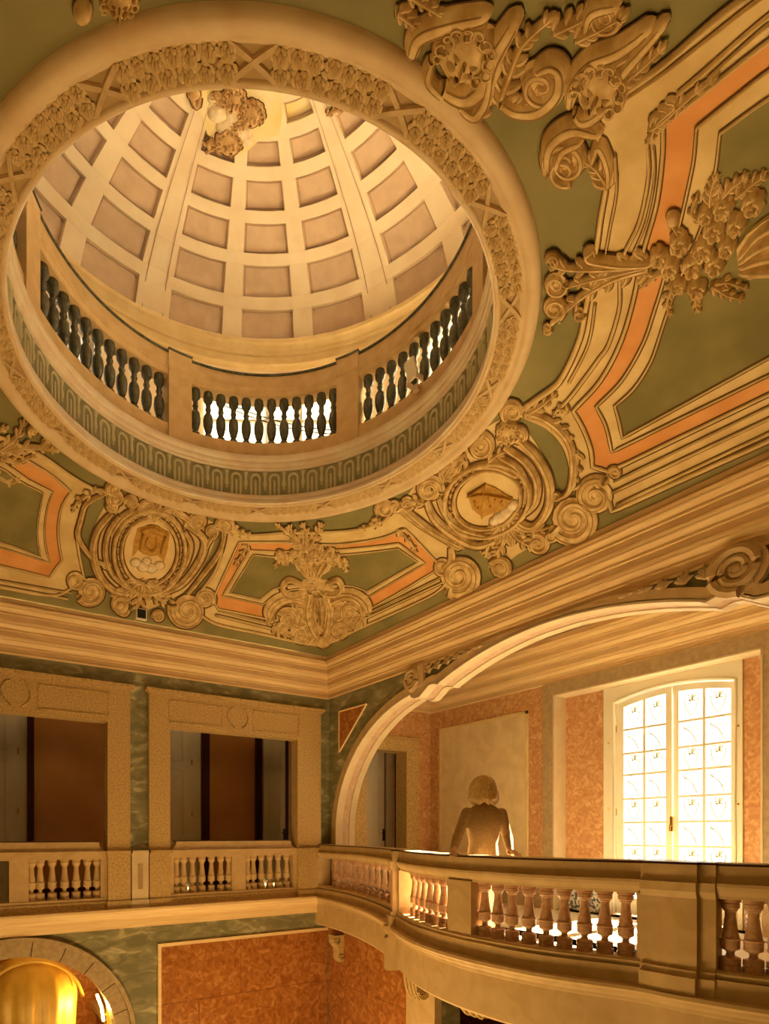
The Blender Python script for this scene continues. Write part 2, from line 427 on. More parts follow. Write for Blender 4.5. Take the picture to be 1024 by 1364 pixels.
o = MB().tube(rim, .03, 6).build('rim', 'gold_cloth', t, True); o.location = (-gx, -gy, -ZG)
thing(t, 'large rounded form under gold drapery inside the lower arch', 'drapery')

# ---- arch wall
AY = 4.07
def arch_pts():
    R = [(8.05, -1.18), (8.05, -.5), (8.05, 0)]
    R += [(5.8+2.25*math.cos(math.radians(a)), 2.0*math.sin(math.radians(a))) for a in range(4, 81, 4)]
    R += [(6.17, 1.93), (6.10, 1.90), (6.02, 1.905), (5.93, 1.96), (5.84, 2.02), (5.76, 2.03), (5.70, 2.015), (5.66, 2.00)]
    zc = lambda y: 2.31-.30*((y-AY)/1.59)**2
    R += [(y, zc(y)) for y in [AY+1.56-1.56*i/12 for i in range(13)]]
    L = [(2*AY-y, z) for y, z in reversed(R)]
    return R+L[1:]
ARCH = arch_pts()
wb = MB()
wb.extrude(ARCH+[(-.4, ZF), (-.4, 3.3), (YA, 3.3), (YA, ZF)][0:0]+[(.05, -1.18), (-.4, -1.18), (-.4, 3.3), (YA, 3.3), (YA, -1.18)], fB, .012, .35)
lowd = [(YA, ZG), (5.62, ZG), (5.62, -1.75), (2.6, -1.75), (2.6, ZG), (-.4, ZG), (-.4, -1.18), (YA, -1.18)]
wb.extrude(lowd, fB, .012, .35)
wall_arch = struct(wb.build('wall_arch', 'green_marble'))
# soffit of the arch: two pale borders and a pink inlay
def strip(xa, xb, lift, m, nm):
    s = MB(); b = 0
    for i, (y, z) in enumerate(ARCH):
        p, q = ARCH[max(i-1, 0)], ARCH[min(i+1, len(ARCH)-1)]
        t = Vector((q[0]-p[0], q[1]-p[1])); t.normalize(); nn = Vector((-t.y, t.x))     # towards the opening
        yy, zz = y+nn.x*lift, z+nn.y*lift
        s.v += [(xa, y-nn.x*.01, z-nn.y*.01), (xa, yy, zz), (xb, yy, zz), (xb, y-nn.x*.01, z-nn.y*.01)]
    for i in range(len(ARCH)-1):
        for j in range(3): s.face(4*i+j, 4*i+4+j, 4*i+5+j, 4*i+1+j)
    return s.build(nm, m, wall_arch)
strip(XB-.03, XB+.11, .022, 'soffit_pale', 'soffit_border')
strip(XB+.11, XB+.25, .008, 'soffit_pink', 'soffit_inlay')
strip(XB+.25, XB+.37, .022, 'soffit_pale', 'soffit_border')
# band round the arch on the hall face
ar = MB()
for i, (y, z) in enumerate(ARCH):
    p, q = ARCH[max(i-1, 0)], ARCH[min(i+1, len(ARCH)-1)]
    t = Vector((q[0]-p[0], q[1]-p[1])); t.normalize(); nn = Vector((-t.y, t.x))
    w = .10
    ar.v += [(XB-.03, y, z), (XB-.03, y-nn.x*w, min(z-nn.y*w, 2.34)), (XB+.02, y-nn.x*w, min(z-nn.y*w, 2.34))]
for i in range(len(ARCH)-1):
    for j in range(2): ar.face(3*i+j, 3*i+3+j, 3*i+4+j, 3*i+1+j)
ar.build('archivolt', 'arch_stone', wall_arch)
# spandrel triangle
tri = [onX(*p, XB) for p in ((452.3, 948), (488.8, 937.6), (452.3, 1002))]
tp = [(v.y, v.z) for v in tri]
MB().extrude(tp, fB, -.012, .012).build('spandrel_panel', 'red_marble', wall_arch)
for i in range(3):
    a, bb = tp[i], tp[(i+1) % 3]
    MB().tube([fB(a[0], a[1], -.008), fB(bb[0], bb[1], -.008)], .016, 5).build('spandrel_frame', 'cornice', wall_arch)
# volutes and acanthus on the shoulders of the arch
def volute(cy_, cz_, r, sgn, w, parent, nm='volute'):
    pts, rad = [], []
    for i in range(46):
        k = i/45; a = math.radians(-95)+k*2.35*2*math.pi; rr = r*(1-.86*k)
        pts.append(fB(cy_-sgn*rr*math.cos(a), cz_+rr*math.sin(a), -.055)); rad.append(w*(1-.55*k))
    v = MB().tube(pts, rad, 6)
    v.ball((XB-.05, cy_, cz_), (.03, r*.22, r*.22))
    base = [(cy_-sgn*(r+.02)*math.cos(2*math.pi*i/22), cz_+(r+.02)*math.sin(2*math.pi*i/22)) for i in range(22)]
    v.extrude(base, fB, -.045, .012)
    return v.build(nm, 'arch_stone', parent, False)
for sg, y, z, r in ((1, 6.15, 2.155, .15), (-1, 2.24, 2.175, .20)):
    volute(y, z, r, sg, .24*r, wall_arch)
    q = MB(); yy = AY+sg*1.90
    q.box(XB-.06, XB+.02, yy-.05, yy+.05, 2.02, 2.32)
    q.build('fluted_block', 'arch_stone', wall_arch)
    for k in range(6):                                     # acanthus running along the arch
        u = k/5; y0 = AY+sg*(1.76-.85*u); h = .14*(1-.72*u); zb_ = 2.33-.012-h
        lf = MB()
        for j in range(5):
            a = math.radians(20+34*j); lf.tube([fB(y0, zb_, -.01), fB(y0+sg*.05*math.cos(a)*-1, zb_+h*.6*abs(math.sin(a)), -.045), fB(y0-sg*.085*math.cos(a), zb_+h*math.sin(a), -.02)], [.016, .02, .006], 5)
        lf.build('acanthus_leaf', 'arch_stone', wall_arch, True)
# lower arch wall: red slabs, stone pier
for za, zb in ((-2.52, -1.5), (-3.36, -2.525), (-4.2, -3.365), (ZG, -4.205)):
    for a, bb in ((6.24, 7.2), (7.205, 8.27)):
        MB().box(XB-.015, XB+.02, a, bb-.006, za, zb).build('marble_slab', 'red_marble', wall_arch)
MB().box(XB-.06, XB+.02, 6.16, 6.235, ZG, -1.5).build('pier_edge', 'cornice', wall_arch)
MB().box(XB-.12, XB+.02, 5.62, 6.16, ZG, -1.5).build('pier', 'balcony_stone', wall_arch)
struct(MB().box(8.5, 8.6, -.4, 8.3, ZG, -1.3).build('wall_lower_back', 'red_marble'))
struct(MB().box(5.62, 8.6, -.5, -.4, ZG, 3.3).build('wall_side_near', 'rose_marble'))

# ---- side room behind the arch
ws = MB()
ws.box(5.97, 6.40, YA, YA+.3, ZF, 3.3); ws.box(7.40, 8.5, YA, YA+.3, ZF, 3.3); ws.box(6.40, 7.40, YA, YA+.3, 1.55, 3.3)
ws.box(5.97, 8.5, YA, YA+.3, ZG, ZF)
wall_side = struct(ws.build('wall_side_room', 'rose_marble'))
s = MB(); s.box(6.15, 6.43, YA-.03, YA+.28, ZF, 1.52); s.box(7.37, 7.67, YA-.03, YA+.28, ZF, 1.52); s.box(6.15, 7.67, YA-.03, YA+.28, 1.52, 1.78); s.box(6.10, 7.72, YA-.06, YA, 1.75, 1.79)
s.build('door_surround', 'speckled_stone', wall_side)
Y2 = 9.2
door_leaf('door_4', xc(478, Y2), xc(510, Y2), Y2, 'white_paint', hand=xc(508.5, Y2))
door_leaf('door_5', xc(513, Y2), xc(523.5, Y2), Y2)
for a, bb, m in ((510, 513, 'maroon'), (523.5, 528, 'maroon'), (528, 545, 'room_pink')):
    MB().box(xc(a, Y2), xc(bb, Y2), Y2, Y2+.06, ZF, 2.6).build('door_jamb', m, wc)
ww = MB()
ww.box(8.0, 8.5, 5.62, YA, ZF, 3.3); ww.box(8.0, 8.5, -.4, 2.95, ZF, 3.3); ww.box(8.0, 8.5, 2.95, 5.62, 2.12, 3.3)
ww.box(8.26, 8.5, 4.978, 5.62, ZF, 2.12); ww.box(8.26, 8.5, 2.95, 3.25, ZF, 2.12)
ww.box(8.0, 8.5, -.4, YA, ZF-.2, ZF)
wall_window = struct(ww.build('wall_window', 'rose_marble'))
s = MB()
s.box(7.975, 8.0, 5.62, 5.80, ZF, 2.12); s.box(7.975, 8.0, 2.77, 2.95, ZF, 2.12); s.box(7.975, 8.0, 2.77, 5.80, 2.12, 2.31)
s.build('niche_surround', 'grey_stone', wall_window)
s = MB(); s.box(7.97, 8.26, 5.598, 5.621, ZF, 2.12); s.box(7.97, 8.26, 2.949, 2.97, ZF, 2.12); s.box(7.97, 8.26, 2.95, 5.62, 2.10, 2.121)
s.build('niche_reveal', 'soffit_pale', wall_window)
MB().box(7.985, 8.0, 6.103, 8.011, ZF+.5, 1.94).build('wall_panel', 'beige_panel', wall_window)
s = MB()
for p in ((6.08, 6.13, ZF+.5, 1.965), (7.985, 8.035, ZF+.5, 1.965), (6.08, 8.035, 1.915, 1.965), (6.08, 8.035, ZF+.45, ZF+.5)): s.box(7.975, 8.0, p[0], p[1], p[2], p[3])
s.build('panel_frame', 'cream', wall_window)
MB().box(7.98, 8.0, 5.80, YA, ZF, ZF+.33).build('dado', 'grey_stone', wall_window)
for a, bb in ((5.02, 5.58), (2.97, 3.22)): MB().box(8.245, 8.262, a, bb, ZF, ZF+.32).build('tile_dado', 'tile_blue', wall_window)
struct(MB().box(5.5, 8.6, -.5, 8.6, 3.0, 3.1).build('ceiling_side_room', 'cream'))

# ---- hall walls near the camera
wn = MB()
wn.box(-1.6, -1.0, .11, .31, ZF, 3.3); wn.box(2.9, 5.62, .11, .31, ZF, 3.3); wn.box(-1.0, 2.9, .11, .31, 2.15, 3.3); wn.box(-1.6, 5.62, .11, .31, ZG, ZF)
struct(wn.build('wall_near', 'green_marble'))
wl = MB().box(-1.40, -1.22, -1.9, YA, ZG, 3.3); struct(wl.build('wall_left', 'green_marble'))
struct(MB().box(-1.4, 5.7, -1.9, -1.8, ZG, 3.3).build('wall_gallery_back', 'room_orange'))
struct(MB().box(5.6, 5.7, -1.9, .2, ZG, 3.3).build('wall_gallery_end', 'room_orange'))
struct(MB().box(-1.4, 5.7, -1.9, .31, 2.6, 2.7).build('ceiling_near_gallery', 'white_paint'))

# ---- cornices
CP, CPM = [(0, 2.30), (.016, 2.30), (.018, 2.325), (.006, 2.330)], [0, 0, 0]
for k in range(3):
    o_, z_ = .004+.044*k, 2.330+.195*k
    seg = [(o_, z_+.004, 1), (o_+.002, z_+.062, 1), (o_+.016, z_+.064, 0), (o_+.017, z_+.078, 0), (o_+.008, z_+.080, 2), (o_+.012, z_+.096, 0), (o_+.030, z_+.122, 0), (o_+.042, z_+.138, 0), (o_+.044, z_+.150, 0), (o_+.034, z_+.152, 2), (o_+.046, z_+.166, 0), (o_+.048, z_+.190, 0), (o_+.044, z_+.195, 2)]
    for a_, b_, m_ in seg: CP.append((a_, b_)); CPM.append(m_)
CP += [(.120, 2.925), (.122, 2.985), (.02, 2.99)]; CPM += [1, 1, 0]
def cornice(name, A, Bp, na, nb, fascia='cornice_pink'):
    """A, Bp: plan corner points on the wall face; na, nb: inward mitre vectors"""
    me = MB(); n = len(CP)
    b = me.add(*[(A[0]+na[0]*o, A[1]+na[1]*o, z) for o, z in CP]); me.add(*[(Bp[0]+nb[0]*o, Bp[1]+nb[1]*o, z) for o, z in CP])
    for j in range(n-1):
        me.cur = CPM[j]; me.face(b+j, b+n+j, b+n+j+1, b+j+1)
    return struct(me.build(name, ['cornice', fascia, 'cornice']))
XL, YN = 2*CX-XB, 2*CY-YA
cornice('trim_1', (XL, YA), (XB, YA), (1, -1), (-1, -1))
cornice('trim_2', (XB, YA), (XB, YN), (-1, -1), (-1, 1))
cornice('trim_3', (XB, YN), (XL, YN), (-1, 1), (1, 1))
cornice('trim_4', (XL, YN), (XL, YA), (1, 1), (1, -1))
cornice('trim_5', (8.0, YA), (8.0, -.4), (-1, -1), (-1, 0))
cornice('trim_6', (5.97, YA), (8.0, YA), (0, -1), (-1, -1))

# ---- ceiling with the opening for the dome
ce = MB(); NT, NS = 192, 22
angs = [2*math.pi*i/NT for i in range(NT)]
ca = math.atan2(HY, HX)
for q in (ca, math.pi-ca, math.pi+ca, 2*math.pi-ca):
    k = min(range(NT), key=lambda i: abs(angs[i]-q)); angs[k] = q
for a in angs:
    c, s_ = math.cos(a), math.sin(a); rr = min(HX/max(abs(c), 1e-6), HY/max(abs(s_), 1e-6))
    for j in range(NS+1):
        r = RO-.06+(rr+.01-RO+.06)*j/NS
        ce.v.append((CX+r*c, CY+r*s_, cz(CX+r*c, CY+r*s_)))
for i in range(NT):
    for j in range(NS):
        k = (i+1) % NT; ce.face(i*(NS+1)+j, i*(NS+1)+j+1, k*(NS+1)+j+1, k*(NS+1)+j)
ceiling = struct(ce.build('ceiling', 'green_ground', None, True))

# ---- ring of the opening
C0 = (CX, CY, 0)
ring = MB().lathe([(2.045, 3.80), (2.075, 3.775), (2.085, 3.775), (2.095, 3.755), (2.13, 3.742), (2.165, 3.752), (2.185, 3.785), (2.19, 3.81)], 160, C0).build('ring_moulding', 'ring_stone', ceiling, True)
MB().lathe([(1.90, 3.80), (2.06, 3.802)], 160, C0).build('ring_band', 'ring_band', ceiling, True)
MB().lathe([(1.915, 3.802), (1.91, 3.787), (1.895, 3.782), (1.88, 3.79), (1.876, 3.805)], 160, C0).build('ring_lip', 'ring_stone', ceiling, True)
MB().lathe([(1.875, 3.80), (1.865, 3.81), (1.865, 3.835), (1.88, 3.845), (1.872, 3.87), (1.872, 3.885), (1.892, 3.90), (1.892, 3.92), (1.905, 3.925)], 160, C0).build('drum_lower_moulding', 'drum_pale', ceiling)
MB().lathe([(1.905, 3.92), (1.905, 4.21)], 160, C0).build('drum_frieze', 'frieze_green', ceiling, True)
MB().lathe([(1.905, 4.20), (1.88, 4.21), (1.88, 4.235), (1.868, 4.24), (1.862, 4.26), (1.862, 4.285), (1.85, 4.29), (1.84, 4.315), (1.84, 4.345), (1.86, 4.35), (1.90, 4.352)], 160, C0).build('drum_upper_moulding', 'drum_pale', ceiling)
# roses and crossed ribbons of the ring band
ro = MB()
def petal_ring(mb, r0, r1, z0, z1, n, off):
    for i in range(n):
        a = 2*math.pi*(i+off)/n; d = math.pi/n*1.12; c_ = lambda r, q, z: (r*math.cos(a+q), r*math.sin(a+q), z)
        i0 = mb.add(c_(r0, 0, z0*.8), c_(r1*.80, -d, z1*.55), c_(r1*1.02, -d*.5, z1*.5), c_(r1*1.06, 0, z1*.55), c_(r1*1.02, d*.5, z1*.5), c_(r1*.80, d, z1*.55), c_((r0+r1)*.56, 0, z1*1.15))
        for k in range(6): mb.face(i0+6, i0+k, i0+(k+1) % 6)
petal_ring(ro, .50, 1.0, -.35, -.50, 6, 0); petal_ring(ro, .26, .66, -.55, -.80, 5, .5); petal_ring(ro, .04, .36, -.70, -1.05, 4, .2)
ro.lathe([(0, -.3), (.6, -.22), (.95, -.02)], 8)
rose_me = ro.mesh('rosette', 'rose_relief', True)
cnt = 0
for k in range(16):
    a0 = math.radians(-95+22.5*k)
    for row, nj, rr_ in ((0, 6, 1.948), (1, 7, 2.022)):
        for j in range(nj):
            fr_ = .115+.77*(j+.5)/nj
            a = a0+math.radians(22.5)*fr_+random.uniform(-.004, .004)
            r = rr_+random.uniform(-.006, .006); sc = random.uniform(.047, .056)
            put('rosette', rose_me, ceiling, (CX+r*math.cos(a), CY+r*math.sin(a), 3.806), random.uniform(0, 6.28), (sc, sc, sc*1.0))
    for sg in (-1, 1):
        rb = MB(); pts = []
        for i in range(7):
            u = i/6; a = a0+sg*(u-.5)*.115; r = 1.915+.140*u
            pts.append((CX+r*math.cos(a), CY+r*math.sin(a), 3.796-.004*(sg > 0)))
        b = len(rb.v)
        for i, p in enumerate(pts):
            q = Vector((pts[min(i+1, 6)][0]-pts[max(i-1, 0)][0], pts[min(i+1, 6)][1]-pts[max(i-1, 0)][1], 0)).normalized(); nn = Vector((-q.y, q.x, 0))*.015
            rb.v += [(p[0]-nn.x, p[1]-nn.y, 3.80), (p[0]-nn.x*.8, p[1]-nn.y*.8, p[2]-.012), (p[0]+nn.x*.8, p[1]+nn.y*.8, p[2]-.012), (p[0]+nn.x, p[1]+nn.y, 3.80)]
        for i in range(6):
            for j in range(3): rb.face(b+4*i+j, b+4*i+4+j, b+4*i+5+j, b+4*i+1+j)
        rb.build('ribbon', 'ribbon_stone', ceiling)
# arched flutes and drops of the frieze
fm = MB(); pts = [(-.05, 0), (-.05, .19)]+[(.05*math.cos(a), .19+.05*math.sin(a)) for a in [math.pi-math.pi*i/8 for i in range(1, 8)]]+[(.05, .19), (.05, 0)]
fm.tube([(-.004, u, v) for u, v in pts], .0145, 6); fm.tube([(-.004, 0, 0), (-.004, 0, .165)], .013, 6)
flute_me = fm.mesh('arched_flute', 'frieze_relief', True)
dm = MB().lathe([(0, .06), (.012, .085), (.006, .10), (.02, .115), (.024, .14), (.012, .20), (.018, .24), (.03, .27)], 8, (.0, 0, 0))
drop_me = dm.mesh('leaf_drop', 'frieze_relief', True)
for k in range(54):
    a = 2*math.pi*(k+.5)/54
    put('arched_flute', flute_me, ceiling, (CX+1.905*math.cos(a), CY+1.905*math.sin(a), 3.922), a)
    a += math.pi/54
    put('leaf_drop', drop_me, ceiling, (CX+1.905*math.cos(a), CY+1.905*math.sin(a), 3.915), a, (.6, 1, 1))

# ---- drum gallery and dome
RD, ZD = 2.9, 6.555
struct(MB().lathe([(1.86, 4.35), (2.95, 4.35)], 96, C0).build('floor_drum_gallery', 'floor_pale'))
WINA = [math.radians(60*k) for k in range(6)]; WH = math.radians(18.5)
dw = MB()
NA = 144
def inwin(a): return any(abs((a-w+math.pi) % (2*math.pi)-math.pi) < WH for w in WINA)
for i in range(NA):
    a0, a1 = 2*math.pi*i/NA, 2*math.pi*(i+1)/NA
    rng = [(4.35, 4.72), (5.98, 6.18)] if inwin((a0+a1)/2) else [(4.35, 6.18)]
    for za, zb in rng:
        for r in (RD, RD+.22):
            n = dw.add(*[(CX+r*math.cos(a), CY+r*math.sin(a), z) for a, z in ((a0, za), (a1, za), (a1, zb), (a0, zb))]); dw.face(n, n+1, n+2, n+3)
        if len(rng) == 2:
            z = 4.72 if za < 4.5 else 5.98
            n = dw.add(*[(CX+r*math.cos(a), CY+r*math.sin(a), z) for a, r in ((a0, RD), (a1, RD), (a1, RD+.22), (a0, RD+.22))]); dw.face(n, n+1, n+2, n+3)
for w in WINA:
    for sg in (-1, 1):
        a = w+sg*math.radians(17.5)
        a = 2*math.pi*round(a/(2*math.pi)*NA+.0)/NA
        n = dw.add(*[(CX+r*math.cos(a), CY+r*math.sin(a), z) for r, z in ((RD, 4.72), (RD+.22, 4.72), (RD+.22, 5.98), (RD, 5.98))]); dw.face(n, n+1, n+2, n+3)
wall_drum = struct(dw.build('wall_drum', 'dome_plaster'))
for k, w in enumerate(WINA):
    wi = MB(); u = Vector((-math.sin(w), math.cos(w), 0)); nrm = Vector((math.cos(w), math.sin(w), 0)); c = Vector((CX, CY, 0))+nrm*(RD+.10)
    for s_, hw, z0, z1 in ((-.90, .035, 4.72, 5.98), (.90, .035, 4.72, 5.98), (0, .022, 4.72, 5.98), (-.45, .014, 4.72, 5.98), (.45, .014, 4.72, 5.98)):
        wi.obox(c+u*s_+Vector((0,0,(z0+z1)/2)), u, nrm, (0,0,1), hw, .025, (z1-z0)/2)
    for z in (4.74, 5.15, 5.56, 5.96): wi.obox(c+Vector((0,0,z)), u, nrm, (0,0,1), .9, .022, .016)
    o = struct(wi.build('window_%d' % (k+2), 'white_paint'))
    pn = MB().obox(c+Vector((0,0,5.35)), u, nrm, (0,0,1), .9, .004, .62); pn.build('pane', 'frosted_glass', o)
dc = [(RD, 6.17), (RD-.06, 6.18), (RD-.07, 6.20), (RD-.05, 6.215), (RD-.05, 6.235), (RD-.02, 6.24), (RD-.02, 6.33), (RD-.05, 6.335), (RD-.055, 6.355), (RD-.03, 6.36), (RD-.05, 6.39), (RD-.10, 6.42), (RD-.13, 6.43), (RD-.135, 6.47), (RD-.11, 6.475), (RD-.10, 6.50), (RD-.05, 6.505), (RD-.04, 6.54), (RD, 6.56)]
struct(MB().lathe(dc, 120, C0).build('trim_7', 'cream'))
DB = .90                                        # rise of the shallow dome
def phi_at(y):
    lo, hi = 0.0, 80.0
    for _ in range(40):
        m = (lo+hi)/2; q = math.radians(m)
        if PY-F*(ZD+DB*math.sin(q))/(4.824+RD*math.cos(q)) > y: lo = m
        else: hi = m
    return lo
PHI = [(phi_at(a), phi_at(b)) for a, b in ((451, 413), (396, 354), (338, 298), (281, 241), (222, 188), (168, 140))]
cols = []
for gk in range(6):
    for j in (-1, 0, 1): cols.append(60*gk+18.9*j)
def sph(a, p, r=RD): 
    a, p = math.radians(a), math.radians(p)
    return (CX+r*math.cos(p)*math.cos(a), CY+r*math.cos(p)*math.sin(a), ZD+(r-RD+DB)*math.sin(p))
CW = 6.9
edges = sorted([(c-CW) for c in cols]+[(c+CW) for c in cols])
rows_ = [0]+[x for pr in PHI for x in pr]
rows_ += [rows_[-1]+(90-rows_[-1])*k/6 for k in range(1, 7)]
dm = MB()
def subdiv(v, w, n): return [v+(w-v)*i/n for i in range(n+1)]
allc = edges+[edges[0]+360]
for i in range(len(edges)):
    a0, a1 = allc[i], allc[i+1]; hole_col = any(abs((a0+a1)/2-c) < 1 or abs((a0+a1)/2-c-360) < 1 for c in cols)
    for j in range(len(rows_)-1):
        p0, p1 = rows_[j], rows_[j+1]
        if hole_col and any(abs(p0-q_[0]) < 1e-6 and abs(p1-q_[1]) < 1e-6 for q_ in PHI): continue
        m = 3 if hole_col else 1
        A = subdiv(a0, a1, m)
        for q in range(m):
            n = dm.add(sph(A[q], p0), sph(A[q+1], p0), sph(A[q+1], p1), sph(A[q], p1)); dm.face(n, n+1, n+2, n+3)
dome = struct(dm.build('ceiling_dome', 'dome_plaster'))
for c in cols:
    for r_i, (p0, p1) in enumerate(PHI):
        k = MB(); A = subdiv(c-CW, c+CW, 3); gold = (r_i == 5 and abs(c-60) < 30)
        da, dp = .55, .5
        k.cur = 0
        for q in range(3):                                    # sunk field
            n = k.add(sph(A[q], p0, RD+.055), sph(A[q+1], p0, RD+.055), sph(A[q+1], p1, RD+.055), sph(A[q], p1, RD+.055)); k.face(n, n+1, n+2, n+3)
        loop = [(a, p0) for a in A]+[(a, p1) for a in reversed(A)]
        k.cur = 1
        for q in range(len(loop)):
            a, bb = loop[q], loop[(q+1) % len(loop)]
            n = k.add(sph(*a), sph(*bb), sph(*bb, RD+.055), sph(*a, RD+.055)); k.face(n, n+1, n+2, n+3)
        k.cur = 2
        # painted double line round the field (part of the decoration)
        for ins, wd in ((.45, .30),):
            o0 = [(c-CW+ins, p0+ins*.8), (c+CW-ins, p0+ins*.8), (c+CW-ins, p1-ins*.8), (c-CW+ins, p1-ins*.8)]
            i0 = [(c-CW+ins+wd, p0+(ins+wd)*.8), (c+CW-ins-wd, p0+(ins+wd)*.8), (c+CW-ins-wd, p1-(ins+wd)*.8), (c-CW+ins+wd, p1-(ins+wd)*.8)]
            for q in range(4):
                P0, P1, Q1, Q0 = o0[q], o0[(q+1) % 4], i0[(q+1) % 4], i0[q]
                for s_ in range(3):
                    L = lambda A_, B_, t: (A_[0]+(B_[0]-A_[0])*t, A_[1]+(B_[1]-A_[1])*t)
                    n = k.add(sph(*L(P0, P1, s_/3), RD+.046), sph(*L(P0, P1, (s_+1)/3), RD+.046), sph(*L(Q0, Q1, (s_+1)/3), RD+.046), sph(*L(Q0, Q1, s_/3), RD+.046)); k.face(n, n+1, n+2, n+3)
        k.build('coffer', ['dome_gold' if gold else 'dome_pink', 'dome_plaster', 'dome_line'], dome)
# thin painted joint lines along the broad ribs
for gk in range(6):
    for d in (-2.6, 2.6):
        a = 60*gk+30+d; k = MB()
        for i in range(16):
            p0, p1 = 1+4.6*i, 1+4.6*(i+1)
            n = k.add(sph(a-.12, p0, RD-.014), sph(a+.12, p0, RD-.014), sph(a+.12, p1, RD-.014), sph(a-.12, p1, RD-.014)); k.face(n, n+1, n+2, n+3)
        k.build('rib_line', 'dome_line', dome)

# ================================================================== BALCONY AND BALUSTRADES
def project(P):
    r = P[0]*CC-P[1]*SS; d = P[0]*SS+P[1]*CC
    return PX+F*r/d
PATH = spline([(5.47, 8.30), (5.44, 7.8), (5.33, 7.1), (5.06, 6.2), (4.72, 5.42), (4.45, 4.96), (4.13, 4.3), (3.98, 3.6), (4.03, 2.9), (4.26, 2.30), (4.30, 2.0), (4.42, 1.6), (4.75, .95), (5.2, .42), (5.5, .2)], 10)
CUM = [0.0]
for p, q in zip(PATH, PATH[1:]): CUM.append(CUM[-1]+(q-p).length)
def at(s):
    s = min(max(s, 0), CUM[-1]-1e-5)
    i = max(k for k in range(len(CUM)-1) if CUM[k] <= s); u = (s-CUM[i])/(CUM[i+1]-CUM[i])
    return PATH[i].lerp(PATH[i+1], u), (PATH[i+1]-PATH[i]).normalized()
SAMP = [(i*CUM[-1]/1500, project(at(i*CUM[-1]/1500)[0])) for i in range(1501)]
def s_of(px): return min(SAMP, key=lambda q: abs(q[1]-px))[0]
def sub(s0, s1, step=.05):
    n = max(2, int((s1-s0)/step)+1); return [at(s0+(s1-s0)*i/n)[0] for i in range(n+1)]
# slab of the balcony with its mouldings
fp = [(-.135, -.937), (-.135, -1.06), (-.20, -1.065), (-.205, -1.09), (-.17, -1.115), (-.165, -1.135), (-.14, -1.155), (-.135, -1.18), (-.115, -1.19), (-.115, -1.53), (-.09, -1.555), (.25, -1.555)]
bal = MB().sweep(fp, sub(0, CUM[-1]-.01, .06)); balcony = struct(shade_auto(bal.build('balcony_floor', 'balcony_stone')))
poly = [(p.x, p.y) for p in sub(0, CUM[-1]-.01, .12)]
MB().extrude(poly+[(6.0, .05), (8.3, .05), (8.3, 8.3), (6.0, 8.3)], lambda u, v, d: (u, v, d), ZF, ZF-.06).build('balcony_paving', 'floor_pale', balcony)
MB().sweep([(.12, -.937), (.12, ZF-.02)], sub(0, CUM[-1]-.01, .06)).build('plinth_back', 'balcony_stone', balcony)
MB().extrude(poly+[(6.0, .05), (8.3, .05), (8.3, 8.3), (6.0, 8.3)], lambda u, v, d: (u, v, d), -1.50, -1.555).build('balcony_underside', 'balcony_stone', balcony)

MB().sweep([(-.245, -1.56), (-.245, -1.20), (-.215, -1.17), (-.255, -1.10), (-.255, -1.06), (-.215, -1.055), (-.215, -.95), (-.1, -.95), (-.1, -1.56)], sub(s_of(541)-.07, s_of(541)+.07), closed=True).build('pier_block', 'balcony_stone', balcony)
def baluster_mesh(name, H, m, r=1.0):
    pf = [(.058, 0), (.058, .075), (.050, .082), (.050, .088), (.056, .093), (.056, .175), (.050, .185), (.026, .20), (.022, .235), (.026, .27), (.050, .30), (.053, .315), (.053, .42), (.058, .428), (.058, .445),
          (.050, .452), (.046, .50), (.036, .64), (.030, .76), (.031, .82), (.040, .835), (.040, .85), (.050, .87), (.052, .93), (.045, .94), (.058, .95), (.058, 1.0), (0, 1.0)]
    b = MB().lathe([(a*r, z*H) for a, z in pf], 14)
    me = b.mesh(name, m, True); me.set_sharp_from_angle(angle=math.radians(40)); return me
BB = baluster_mesh('baluster', .465, 'pink_marble')
RAILP = [(-.09, -.325), (-.09, -.21), (.09, -.21), (.09, -.325)]
CAPP = [(-.085, -.425), (-.09, -.405), (-.115, -.37), (-.125, -.345), (-.125, -.325), (.125, -.325), (.125, -.345), (.09, -.405), (.085, -.425)]
BASEP = [(-.115, -.937), (-.12, -.90), (-.11, -.888), (.075, -.888), (.085, -.90), (.085, -.937)]
TOPP = [(-.10, -.212), (-.10, -.200), (.10, -.200), (.10, -.212)]  # dark strip under the slab: the rail's shadow edge put in as colour
SLABP = [(-.095, -.201), (-.095, -.193), (.095, -.193), (.095, -.201)]
def curved_balustrade(name, s0, s1, pxs, piers, label):
    t = empty(name, at((s0+s1)/2)[0]+Vector((0, 0, -.94))); off = -t.location
    def part(mb, nm, m, sm=False):
        o = mb.build(nm, m, t, sm); o.location = off; return o
    part(MB().sweep(RAILP, sub(s0, s1), closed=True), 'rail', 'balcony_stone'); part(MB().sweep(CAPP, sub(s0, s1), closed=True), 'rail_moulding', 'balcony_stone')
    part(MB().sweep(BASEP, sub(s0, s1), closed=True), 'base_rail', 'balcony_stone'); part(MB().sweep(TOPP, sub(s0, s1), closed=True), 'rail_top', 'dark_cap'); part(MB().sweep(SLABP, sub(s0, s1), closed=True), 'rail_slab', 'soffit_pale')
    for a, b in piers:
        part(MB().sweep([(-.105, -.89), (-.105, -.42), (.105, -.42), (.105, -.89)], sub(a, b), closed=True), 'pier', 'balcony_stone')
    for x in pxs:
        s = s_of(x) if x > 20 else x
        p, tg = at(s); put('baluster', BB, t, Vector((p.x, p.y, -.889))+off, random.uniform(0, 6))
    thing(t, label, 'balustrade', 'side balcony balustrades'); return t
sP1, sP2a, sP2b = s_of(541), s_of(866), s_of(958)
curved_balustrade('balustrade', .02, sP1-.06, [447, 455, 463.5, 472, 480, 488, 496, 504, 512.5, 521, 529], [(.02, .10)], 'inward curving stone balustrade between the far wall corner and the dark post')
